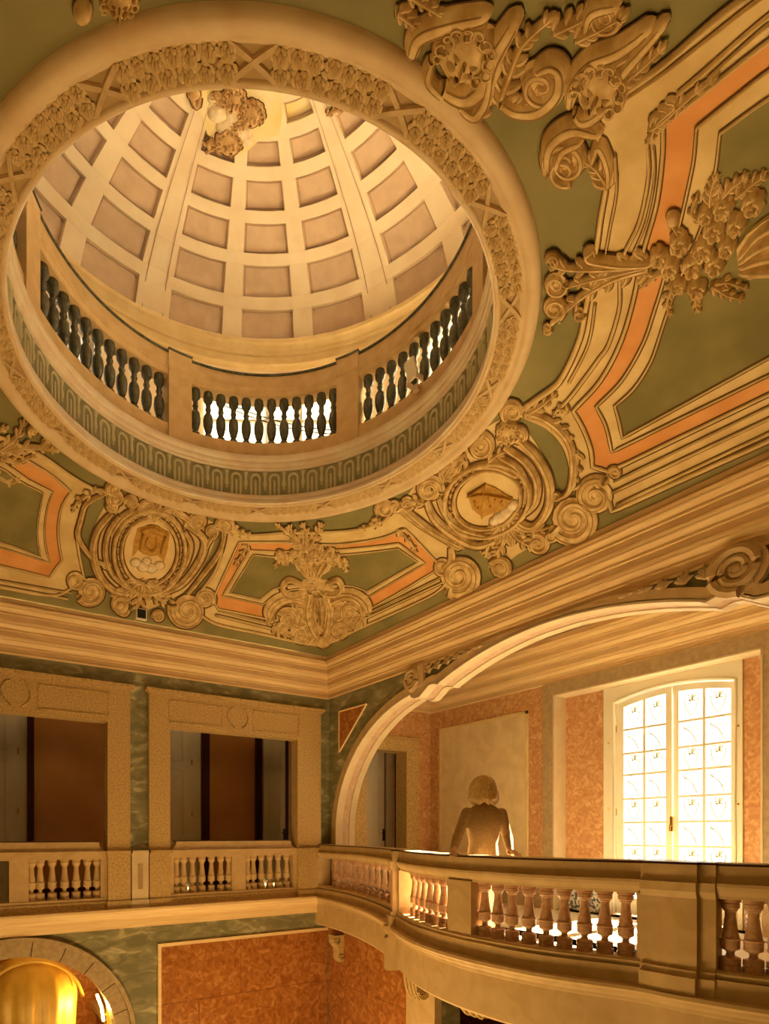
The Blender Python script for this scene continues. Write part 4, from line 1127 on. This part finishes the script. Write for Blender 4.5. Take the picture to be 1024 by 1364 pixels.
def multi(name, parent, fns, m='cream_relief'):
    for f in fns:
        o = Orn(); f(o); o.build(name, m, parent)
ST = lambda *a, **k: (lambda o: o.stroke(*a, **k))
SP = lambda *a, **k: (lambda o: o.spiral(*a, **k))
LF = lambda *a, **k: (lambda o: o.leaf(*a, **k))
multi('strapwork', base, [
  ST([(150,680),(130,705),(124,735),(132,765),(150,785),(170,790)], 5, 3, .045, 6), ST([(160,684),(145,706),(140,735),(148,762),(166,780)], 3.5, 2.5, .04, 6),
  ST([(245,695),(268,712),(272,728),(262,752),(240,778),(212,790)], 5, 3, .045, 6), ST([(245,705),(254,725),(246,752),(226,774)], 3.5, 2.5, .04, 6),
  ST([(286,708),(276,724),(262,750),(238,782)], 3, 2, .04, 6), ST([(178,676),(160,690),(148,710)], 4, 3, .04), ST([(230,680),(245,686),(258,700)], 4, 3, .04)])
multi('scroll', base, [SP(154, 662, 12, 90, 1.6, 1), SP(150, 672, 8, 200, 1.4, -1), SP(175, 667, 9, 180, 1.5, 1), SP(264, 693, 11, 200, 1.6, 1), SP(282, 706, 9, 100, 1.4, -1), SP(192, 672, 7, 0, 1.3, -1)])
multi('acanthus_leaf', base, [
  LF([(205,690),(205,676),(200,664)], 11, 4), LF([(208,680),(228,674),(244,676)], 9, 4), LF([(198,682),(188,672),(176,668)], 8, 3),
  LF([(190,772),(186,795),(181,812)], 13, 4), LF([(194,774),(206,792),(220,802)], 12, 4), LF([(184,774),(168,786),(148,792)], 11, 4), LF([(198,778),(214,784),(228,800)], 9, 3)])
multi('shell_scroll', base, [SP(160, 805, 12, -30, 1.5, -1), SP(211, 820, 8, 180, 1.4, 1), ST([(172,812),(166,818),(155,814)], 3, 2)])
# ---- arch wall cartouche
plate('cartouche_ground', smoothpoly([(556,642),(585,612),(618,600),(640,575),(668,558),(692,565),(714,590),(734,630),(737,665),(724,695),(716,722),(690,738),(668,752),(648,742),(636,732),(600,716),(565,697),(534,670)], 60), .007, 'cream_frame')
base, T = cartouche(650, 664, 44, 37, -.35)
plate('emblem', [(624,658),(648,643),(660,647),(683,662),(678,676),(663,680),(644,687),(630,676)], .030, 'gold_paint', 8, base)
o = Orn(); o.line([(624,658),(646,655),(683,662)], 1.2, .05, False, .6); o.line([(646,655),(644,687)], 1.2, .05, False, .6); o.line([(624,658),(648,643),(646,655)], 1.2, .05, False, .6)
for x, y in ((652, 663), (661, 665), (670, 668), (634, 668), (638, 676), (655, 674)): o.line([(x, y-3), (x, y+3)], 1.3, .046, False, .5)
o.build('emblem_relief', 'gold_paint', base)
o = Orn()
for x, y, r in ((668, 688, 11), (685, 672, 9), (660, 693, 8), (676, 681, 9)): o.blob(x, y, r, r*.85, .035, 0, 0, .7)
o.build('cloud', 'cloud_paint', base)
multi('strapwork', base, [
  ST([(690,580),(715,605),(732,640),(731,675),(712,700),(690,692)], 6, 4, .05, 7), ST([(672,592),(700,612),(716,640),(714,668),(700,684)], 5, 3, .045, 7), ST([(664,604),(690,620),(702,645),(700,668)], 4, 3, .04, 6),
  ST([(568,664),(580,690),(606,712),(636,726),(660,720)], 6, 4, .05, 7), ST([(585,662),(594,682),(616,702),(650,712)], 4.5, 3, .045, 7), ST([(536,672),(556,690),(580,708),(618,728)], 4, 3, .04, 6),
  ST([(615,625),(640,618),(665,620),(690,632)], 4.5, 3, .045, 6)])
multi('scroll', base, [SP(572, 650, 17, 10, 1.7, -1), SP(640, 592, 17, -90, 1.7, 1), SP(692, 578, 13, 150, 1.4, 1), SP(600, 625, 12, 60, 1.5, 1), SP(690, 690, 9, -60, 1.5, -1), SP(543, 668, 9, 20, 1.4, 1)])
o = Orn(); o.head(678, 576, 15, -.2, .06); o.build('cherub_face', 'cream_relief', base)
multi('acanthus_leaf', base, [
  LF([(682,690),(700,705),(730,702)], 13, 5), LF([(678,694),(690,715),(712,728)], 14, 5), LF([(672,696),(672,720),(660,738)], 14, 5), LF([(668,700),(655,715),(648,740)], 12, 4), LF([(620,608),(606,620),(585,622)], 10, 4),
  LF([(590,640),(600,618),(620,602)], 9, 4), LF([(566,668),(552,664),(532,668)], 9, 3), LF([(652,612),(668,600),(686,598)], 9, 3)])
multi('shell_scroll', base, [SP(668, 756, 14, 200, 1.5, 1), SP(718, 724, 14, -120, 1.6, 1)])
# ---- free volutes and foliage round the fields
multi('volute', ceiling, [
  SP(121, 786, 18, 150, 1.5, -1), SP(100, 772, 12, 0, 1.2, 1), SP(250, 812, 22, 200, 1.6, -1), SP(272, 796, 13, 30, 1.3, -1), SP(301, 698, 12, 180, 1.5, 1), SP(152, 648, 10, 150, 1.4, 1),
  SP(612, 766, 26, 120, 1.7, -1), SP(590, 754, 12, 0, 1.3, 1), SP(513, 676, 12, 150, 1.5, 1), SP(526, 672, 8, 0, 1.2, 1), SP(765, 690, 30, 150, 1.7, -1), SP(794, 660, 24, -60, 1.5, -1), SP(683, 545, 15, 120, 1.5, 1), SP(820, 628, 9, 180, 1.4, 1),
  SP(735, 713, 8, 0, 1.3, 1), SP(742, 661, 7, 200, 1.3, 1), SP(610, 726, 7, 200, 1.3, 1), SP(272, 790, 6, 100, 1.2, 1), SP(141, 752, 6, 0, 1.2, -1)])
multi('acanthus_leaf', ceiling, [
  LF([(160,660),(140,652),(118,648)], 7, 3), LF([(308,702),(322,708),(336,711)], 7, 3), LF([(505,690),(496,698),(478,702)], 7, 3), LF([(700,550),(722,536),(742,520)], 11, 4), LF([(735,560),(756,575),(764,605)], 9, 4), LF([(330,725),(322,736),(312,752)], 6, 3), LF([(530,705),(545,718),(556,735)], 6, 3),
  LF([(758,545),(745,540),(738,552)], 7, 3), LF([(120,655),(104,664),(96,680)], 7, 3), LF([(770,600),(768,630),(762,650)], 9, 4)])
multi('side_scroll_band', ceiling, [ST([(700,545),(730,556),(755,580),(764,610),(760,650),(742,664)], 5, 4, .04, 7), ST([(140,655),(116,668),(108,690),(104,715),(122,742),(142,752)], 3.4, 3, .035, 7), ST([(300,706),(292,735),(270,765),(250,790)], 3.4, 3, .035, 7), ST([(530,676),(560,698),(600,722),(610,728)], 3.2, 3, .035, 6), ST([(600,728),(600,745),(590,755)], 3, 3, .035)])

# ---- far corner vase
LIFT[0] = .022
vs = plate('vase', [(392,748),(400,745),(435,745),(443,748),(440,757),(430,763),(428,770),(410,770),(406,763),(396,757)], .040, 'cream_relief', 8)
multi('flute', vs, [ST([(396+8*i, 748), (401+6*i, 757), (408+3.6*i, 764)], 2.2, 1.2, .06, 3) for i in range(6)])
multi('flower', vs, [(lambda x, y, r: (lambda o: o.rose(x, y, r, .05)))(*p) for p in ((380,742,7),(392,738,8),(404,734,8),(418,736,8),(432,738,8),(446,742,8),(458,747,6),(372,735,5),(410,743,7),(440,732,6),(398,744,6),(425,729,6))])
multi('leaf_spray', vs, [LF([(402,728),(392,712),(384,697)], 9, 4), LF([(406,728),(408,710),(402,694)], 9, 4), LF([(412,728),(422,708),(428,694)], 9, 4), LF([(380,738),(370,744),(366,754)], 6, 3), LF([(452,744),(460,752),(462,760)], 6, 3), LF([(400,718),(380,704),(366,694)], 6, 3)])
plate('vase_foot', [(404,770),(436,770),(446,784),(452,800),(466,812),(470,834),(458,850),(440,856),(428,860),(414,858),(398,852),(386,838),(388,816),(398,800),(398,784)], .026, 'cream_relief', 8, vs)
multi('vase_shell', vs, [ST([(424+k*3, 790), (424+k*6.5, 806), (425+k*5, 832)], 2.6, 2.0, .06, 4) for k in (-2, -1, 0, 1, 2)])
multi('vase_wing', vs, [ST([(362,826),(358,812),(372,797),(398,793)], 8, 5, .045, 7), ST([(492,814),(486,800),(468,789),(446,790)], 8, 5, .045, 7), SP(384, 822, 13, 200, 1.4, 1), SP(466, 815, 13, -20, 1.4, -1), LF([(366,830),(376,842),(392,848)], 9, 4), LF([(484,818),(476,830),(464,838)], 9, 4)])
multi('pedestal_scroll', vs, [
  ST([(400,775),(384,770),(376,782),(386,790),(404,786)], 4, 3, .05), ST([(436,775),(450,770),(456,782),(446,790),(428,786)], 4, 3, .05),
  ST([(356,828),(366,806),(384,796),(404,800)], 6, 4, .05, 6), ST([(486,818),(480,800),(462,792),(442,800)], 6, 4, .05, 6),
  SP(398, 820, 18, 250, 1.3, 1), SP(452, 812, 18, -70, 1.3, -1), SP(402, 845, 13, 180, 1.6, 1), SP(454, 838, 13, 0, 1.6, -1), SP(378, 832, 8, 90, 1.3, 1), SP(470, 828, 9, 60, 1.3, -1),
  ST([(412,786),(408,812),(414,836),(424,850)], 6, 5, .055, 6), ST([(432,786),(440,810),(438,836),(430,850)], 6, 5, .055, 6)])
multi('acanthus_leaf', vs, [LF([(420,782),(422,806),(428,836)], 12, 5), LF([(412,800),(400,824),(396,850)], 9, 4), LF([(436,800),(448,822),(452,842)], 9, 4)])
o = Orn(); o.blob(430, 853, 12, 9, .06); o.spiral(426, 852, 6, 0, 1.3, 1); o.spiral(435, 852, 6, 180, 1.3, -1); o.build('mask', 'cream_relief', vs)
# ---- near corner vase and its fan of foliage
vs = plate('vase', [(985,320),(998,300),(1024,280),(1060,262),(1080,300),(1060,345),(1024,357),(1000,362),(987,350)], .05, 'cream_relief', 10)
multi('flute', vs, [ST([(990,325+6*i), (1020,290+18*i), (1060,270+24*i)], 5, 4, .075, 4) for i in range(4)])
multi('flower', vs, [(lambda x, y, r: (lambda o: o.rose(x, y, r, .06)))(*p) for p in ((955,292,14),(940,320,14),(925,343,13),(908,312,13),(895,345,12),(930,375,13),(968,262,13),(985,285,12),(905,370,11),(880,330,11),(1008,255,14),(955,340,12),(972,315,11),(945,270,10))])
multi('leaf_spray', vs, [LF([(950,262),(952,240),(958,222)], 11, 4), LF([(962,255),(980,235),(1000,222)], 11, 4), LF([(985,250),(1005,232),(1024,220)], 11, 4), LF([(930,378),(928,395),(932,410)], 9, 4), LF([(950,372),(970,385),(992,392)], 11, 4), LF([(900,372),(890,395),(894,415)], 9, 4),
  LF([(940,285),(925,270),(932,250)], 9, 3), LF([(890,350),(868,362),(852,378)], 9, 3), LF([(965,365),(985,372),(998,378)], 8, 3), LF([(896,285),(906,300),(912,318)], 8, 3)])
o = Orn(); o.blob(899, 281, 10, 9, .05); o.build('fruit', 'cream_relief', vs)
multi('acanthus_fan', vs, [
  ST([(872,338),(830,340),(790,335),(782,328),(790,322)], 5, 4, .055, 6), LF([(868,342),(820,348),(760,350),(735,345)], 17, 6), LF([(866,348),(820,362),(775,388),(735,425)], 17, 6), LF([(866,344),(826,354),(780,366),(745,378)], 13, 6)])
multi('scroll', vs, [SP(737, 340, 9, 180, 1.4, 1), SP(740, 372, 15, 0, 1.6, 1), SP(738, 405, 15, 60, 1.6, -1), SP(729, 432, 6, 0, 1.3, 1), SP(788, 330, 9, 90, 1.4, 1), SP(772, 412, 8, 0, 1.3, 1)])
LIFT[0] = .012
# ---- left corner foliage (cut by the picture edge, carried on beyond it)
multi('acanthus_leaf', ceiling, [LF([(-10,600),(20,580),(32,556)], 10, 4), LF([(0,598),(40,592),(78,598)], 10, 5), LF([(0,606),(24,612),(50,600)], 8, 4), LF([(-12,628),(14,640),(26,634)], 8, 3), LF([(-30,580),(-8,572),(10,566)], 9, 3)])
multi('scroll', ceiling, [SP(44, 571, 7, 120, 1.4, 1), SP(62, 588, 8, 0, 1.4, 1)])
# ---- big scrolls beside the ring, near wall
multi('big_scroll', ceiling, [
  SP(755, 205, 30, 150, 1.6, 1, 8, .05), ST([(730,215),(735,180),(765,158),(800,165)], 12, 8, .055, 7), ST([(742,210),(752,185),(778,172)], 8, 5, .06, 6), SP(752, 214, 20, 60, 1.3, 1, 6, .055),
  ST([(790,205),(800,182),(812,210),(812,235)], 7, 4, .05, 6), LF([(812,240),(796,215),(772,200)], 16, 5), LF([(905,128),(880,150),(868,180)], 12, 5), LF([(868,160),(885,150),(925,115),(960,90)], 11, 6),
  SP(722, 100, 30, -60, 1.5, 1, 9, .05), ST([(668,125),(690,135),(720,132),(745,108),(748,80),(735,70),(718,80)], 13, 10, .055, 7), LF([(665,130),(680,90),(700,45),(740,10)], 20, 7), LF([(672,132),(700,128),(722,108)], 12, 4), LF([(740,30),(780,10),(815,-10)], 15, 5)])
o = Orn()
o.stroke([(548,62),(560,35),(600,18),(650,5)], 16, 10, .05, 7); o.stroke([(590,110),(620,120),(645,100),(660,60),(690,10)], 18, 12, .055, 8); o.stroke([(612,128),(632,140),(648,118),(656,80)], 11, 8, .06, 7); o.stroke([(575,70),(570,95),(590,118)], 9, 7, .05, 6)
o.build('mask_mantle', 'cream_relief')
o = Orn(); o.head(618, 62, 40, .55, .075, .2); o.build('mask', 'cream_relief')
multi('acanthus_leaf', ceiling, [LF([(530,5),(548,18),(560,30)], 13, 4), LF([(545,-20),(570,-5),(590,10)], 14, 4), LF([(612,120),(600,128),(590,112)], 10, 3), LF([(640,150),(650,120),(660,90)], 11, 4), LF([(770,40),(800,25),(840,5)], 15, 5), LF([(820,75),(850,55),(880,30)], 15, 5), LF([(830,100),(860,75),(890,48)], 13, 5)])
o = Orn(); o.head(800, 105, 36, .5, .075, -.2); o.build('mask', 'cream_relief')
o = Orn(); o.stroke([(760,128),(768,95),(790,68),(830,50),(870,20)], 13, 10, .05, 7); o.stroke([(820,105),(835,80),(860,50),(890,15)], 10, 7, .05, 6); o.stroke([(768,140),(780,148),(800,138),(826,110)], 9, 6, .05, 6); o.build('mask_mantle', 'cream_relief')
o = Orn(); o.spiral(808, 10, 22, 0, 1.4, 1, 7); o.stroke([(785,20),(795,-5),(830,-15)], 10, 8, .05); o.build('big_scroll', 'cream_relief')
o = Orn(); o.blob(110, 8, 13, 16, .05); o.spiral(108, 8, 9, 0, 1.4, 1); o.build('scroll', 'cream_relief')
o = Orn(); o.head(158, -8, 24, .1, .06); o.build('mask', 'cream_relief')

# ---- cherub heads and glow painted high in the dome
def dpt(px, py, h=0.0):
    d = Vector(ray(px, py)); k = RD/DB; e = Vector((d.x, d.y, d.z*k)); o_ = Vector((-CX, -CY, -ZD*k))
    a, b, c = e.dot(e), 2*e.dot(o_), o_.dot(o_)-RD*RD
    p = d*((-b+math.sqrt(max(b*b-4*a*c, 0)))/(2*a)); n = -Vector((p.x-CX, p.y-CY, (p.z-ZD)*k*k)).normalized()
    return p+n*h
_c = cpt; LIFT[0] = .012
cpt = dpt
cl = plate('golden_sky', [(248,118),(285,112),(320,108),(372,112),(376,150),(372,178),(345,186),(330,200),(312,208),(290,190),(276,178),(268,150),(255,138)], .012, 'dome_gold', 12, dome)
o = Orn()
for x, y, r in ((290,150,14),(300,168,13),(322,176,13),(335,150,12),(286,130,10),(312,150,14),(328,185,10)): o.blob(x, y, r, r*.9, .03, 0, 0, 0)
o.build('cloud', 'cloud_paint', dome)
for x, y, r, rot, lk in ((310, 133, 16, .25, -.3), (334, 152, 17, .1, -.2), (305, 190, 17, -.15, .3)):
    o = Orn(); o.head(x, y, r, rot, .06, lk); o.build('cherub_head', 'cherub', dome)
for pts in ([(290,190),(280,196),(276,188),(284,184)], [(296,130),(288,128),(284,122)], [(326,160),(318,164),(308,168)]):
    o = Orn(); o.leaf(pts, 8, 4, .04); o.build('cherub_wing', 'cherub', dome)
o = Orn(); o.blob(258, 124, 9, 8, .03); o.stroke([(255,128),(262,140),(266,128)], 4, 3, .03); o.build('cherub_wing', 'cherub', dome)
o = Orn(); o.leaf([(436,150),(445,144),(455,146)], 5, 3, .03); o.build('cherub_wing', 'cherub', dome)
cpt = _c

# ================================================================== PERSON
RV, FV = Vector((CC, -SS, 0)), Vector((SS, CC, 0))
PB = Vector((*[v*5.425 for v in ray(643, PY)[:2]], ZF))
def person():
    mb = MB(); L = lambda l, f, z: RV*l+FV*f+Vector((0, 0, z))
    def cap(p0, p1, r0, r1, n=14):
        p0, p1 = L(*p0), L(*p1); t = (p1-p0).normalized(); u = t.orthogonal().normalized(); w = t.cross(u); b = len(mb.v); rings = []
        for k in range(5): a = math.pi/2*(1-k/4); rings.append((p0-t*r0*math.sin(a), max(r0*math.cos(a), 1e-4)))
        for k in range(5): a = math.pi/2*k/4; rings.append((p1+t*r1*math.sin(a), max(r1*math.cos(a), 1e-4)))
        for c, r in rings: mb.v += [tuple(c+(u*math.cos(2*math.pi*j/n)+w*math.sin(2*math.pi*j/n))*r) for j in range(n)]
        for i in range(len(rings)-1):
            for j in range(n): mb.face(b+i*n+j, b+i*n+(j+1) % n, b+(i+1)*n+(j+1) % n, b+(i+1)*n+j)
        mb.face(*reversed(range(b, b+n))); mb.face(*range(b+(len(rings)-1)*n, b+len(rings)*n))
    def loft(secs, n=24):
        b = len(mb.v)
        for l, f, z, rl, rf in secs: mb.v += [tuple(L(l+rl*math.cos(2*math.pi*j/n), f+rf*math.sin(2*math.pi*j/n), z)) for j in range(n)]
        for i in range(len(secs)-1):
            for j in range(n): mb.face(b+i*n+j, b+i*n+(j+1) % n, b+(i+1)*n+(j+1) % n, b+(i+1)*n+j)
        mb.face(*reversed(range(b, b+n))); mb.face(*range(b+(len(secs)-1)*n, b+len(secs)*n))
    loft([(0, .02, .80, .155, .105), (0, .02, .88, .165, .112), (0, .0, .98, .145, .098), (0, -.01, 1.08, .132, .092), (0, -.01, 1.20, .152, .104), (.005, -.005, 1.30, .170, .108), (.01, .0, 1.37, .168, .095), (.012, .005, 1.42, .120, .075), (.012, .01, 1.45, .070, .06)])
    cap((.012, .01, 1.42), (.015, .02, 1.53), .060, .055)
    # head turned to the right
    hc = (.018, .02, 1.585)
    loft([(hc[0], hc[1], hc[2]+z, r, r*1.12) for z, r in ((-.115, .035), (-.09, .058), (-.05, .072), (0, .080), (.05, .078), (.09, .058), (.112, .028))])
    fd = Vector((.80, .60, 0)).normalized()                 # (right, away) facing of the face
    Hh = lambda a, s_, z: (hc[0]+fd.x*a-fd.y*s_, hc[1]+fd.y*a+fd.x*s_, hc[2]+z)
    cap(Hh(.078, 0, .012), Hh(.098, 0, -.022), .009, .013); cap(Hh(.072, -.028, .02), Hh(.072, .028, .02), .014, .014)
    cap(Hh(.074, -.018, -.055), Hh(.074, .018, -.055), .011, .011); cap(Hh(.070, 0, -.092), Hh(.074, 0, -.088), .020, .018)
    for sg in (-1, 1): cap(Hh(-.005, sg*.082, .0), Hh(-.005, sg*.082, -.03), .016, .010); cap(Hh(.055, sg*.040, -.022), Hh(.058, sg*.038, -.03), .022, .022)
    # arms resting back on the rail
    arms = (((-.150, 0, 1.365), (-.255, -.06, 1.145), (-.325, -.17, 1.016)), ((.172, 0, 1.360), (.205, -.07, 1.140), (.180, -.20, 1.012)))
    wr = []
    for sh, el, wv in arms:
        cap(sh, el, .055, .043); cap(el, wv, .047, .032); sg = -1 if sh[0] < 0 else 1
        d = Vector((sg*.25, -.9, -.2)).normalized(); W_ = Vector(wv); wr.append(W_)
        palm = W_+d*.055; cap(wv, tuple(palm), .026, .030)
        sd_ = Vector((1, 0, 0))
        for k, ln in enumerate((.058, .068, .064, .050)):
            r_ = palm+sd_*((k-1.5)*.019)+d*.02; m_ = r_+d*ln*.5+Vector((0, 0, .004)); e_ = m_+d*ln*.4+Vector((0, 0, -.020))
            cap(tuple(r_), tuple(m_), .0092, .0085, 8); cap(tuple(m_), tuple(e_), .0085, .0075, 8)
        th = W_+d*.02+sd_*(-sg*.022); m_ = th+sd_*(-sg*.026)+d*.022; e_ = m_+d*.026+Vector((0, 0, -.010))
        cap(tuple(th), tuple(m_), .011, .010, 8); cap(tuple(m_), tuple(e_), .010, .0085, 8)
    for sg in (-1, 1):
        hp, kn, an = (sg*.085, .02, .84), (sg*.095, .05, .47), (sg*.10, .05, .085)
        cap(hp, kn, .092, .062); cap(kn, an, .060, .042); cap((sg*.10, .03, .045), (sg*.115, .20, .035), .042, .034)
    me = mb.mesh('person', ['jacket', 'skin', 'trousers', 'dark_cap'], True)
    tmp = bpy.data.objects.new('tmp', me); COL.objects.link(tmp)
    m = tmp.modifiers.new('r', 'REMESH'); m.mode = 'VOXEL'; m.voxel_size = .0075; m.use_smooth_shade = True
    m2 = tmp.modifiers.new('s', 'SMOOTH'); m2.factor = .5; m2.iterations = 3
    dg = bpy.context.evaluated_depsgraph_get(); out = bpy.data.meshes.new_from_object(tmp.evaluated_get(dg)); bpy.data.objects.remove(tmp)
    if len(out.materials) == 0:
        for q in ('jacket', 'skin', 'trousers', 'dark_cap'): out.materials.append(MATS[q])
    wrw = [L(*w) for w in wr]
    for p in out.polygons:
        c = p.center; k = 0
        if c.z > 1.475: k = 1
        elif c.z < .08: k = 3
        elif c.z < .83: k = 2
        for q in wrw:
            if (c-q).dot(FV) < -.005 and (c-q).length < .2 and abs(c.z-q.z) < .1: k = 1
        p.material_index = k; p.use_smooth = True
    o = put('person', out, None, PB)
    thing(o, 'person in a brown jacket leaning back on the balcony rail', 'person')
    # hair: a chin length bob, open at the face
    hb = MB(); NU, NV = 72, 20; b = 0; hcw = L(*hc)
    face = (RV*fd.x+FV*fd.y).normalized(); side = Vector((-face.y, face.x, 0))
    for i in range(NV+1):
        v = i/NV
        for j in range(NU):
            a = 2*math.pi*j/NU-math.pi                        # 0 = face side
            open_ = max(0, 1-abs(a)/1.05)
            end = .30 if open_ > .55 else 1.0
            lim = 1.0-.62*min(1, open_*1.6)
            vv = v*lim
            if vv < .5: ph = math.pi/2*(vv/.5); r = math.sin(ph)*.122; z = .140*math.cos(ph)
            else: r = .122+.014*math.sin((vv-.5)*5); z = -(vv-.5)/.5*.135
            r *= 1+.05*math.sin(a*9+vv*4)+.035*math.sin(a*23-vv*6)
            if vv > .85: r *= 1-.25*(vv-.85)/.15; z += .012*math.sin(a*7)
            p = hcw+face*math.cos(a)*r*.98+side*math.sin(a)*r+Vector((0, 0, z))-face*.012
            hb.v.append(tuple(p))
    for i in range(NV):
        for j in range(NU): hb.face(i*NU+j, i*NU+(j+1) % NU, (i+1)*NU+(j+1) % NU, (i+1)*NU+j)
    hb.build('hair', 'hair', o, True)
    for sg in (-1, 1): MB().ball(tuple(L(*Hh(.079, sg*.028, .006))), .008).build('eye', 'dark_cap', o, True)
person()

# ================================================================== SMALL THINGS
q = cpt(187, 812); t = empty('motion_sensor', (q.x, q.y-.03, q.z-.15))
MB().box(-.075, .075, -.03, .03, 0, .145).build('housing', 'white_paint', t); MB().box(-.058, .058, -.036, -.028, .012, .132).build('lens', 'black_iron', t)
thing(t, 'small black sensor box fixed above the cornice below the far wall cartouche', 'sensor')
def drum_at(px, r, lo, hi):
    return min((math.radians(lo+(hi-lo)*i/400) for i in range(401)), key=lambda a: abs(project((CX+r*math.cos(a), CY+r*math.sin(a)))-px))
a = drum_at(555, 1.84, -20, 40); t = empty('floodlight', (CX+1.815*math.cos(a), CY+1.815*math.sin(a), 4.50)); t.rotation_euler = (0, 0, a+math.pi)
f_ = MB().obox((.05, 0, .13), Vector((.9, 0, -.35)).normalized(), (0, 1, 0), Vector((.35, 0, .9)).normalized(), .014, .062, .085); f_.build('lamp_head', 'white_paint', t)
br = MB(); br.box(-.04, .05, -.075, -.066, 0, .06); br.box(-.04, .05, .066, .075, 0, .06); br.box(-.045, .0, -.03, .03, -.06, .0); br.build('bracket', 'ring_stone', t)
thing(t, 'small flat floodlight clamped to the dome balustrade', 'floodlight')
for dz in (0, .05):
    p0 = drum_at(256, 2.3, 60, 110); p1 = drum_at(455, 2.3, 10, 60)
    pts = [(CX+2.3*math.cos(p0+(p1-p0)*i/16), CY+2.3*math.sin(p0+(p1-p0)*i/16), 5.38-dz-.55*i/16) for i in range(17)]
    o = MB().tube(pts, .007, 5).build('cable', 'cable'); thing(o, ('upper' if dz == 0 else 'lower')+' of two thin dark cables sloping behind the dome balustrade', 'cable', 'cables behind the dome balustrade')
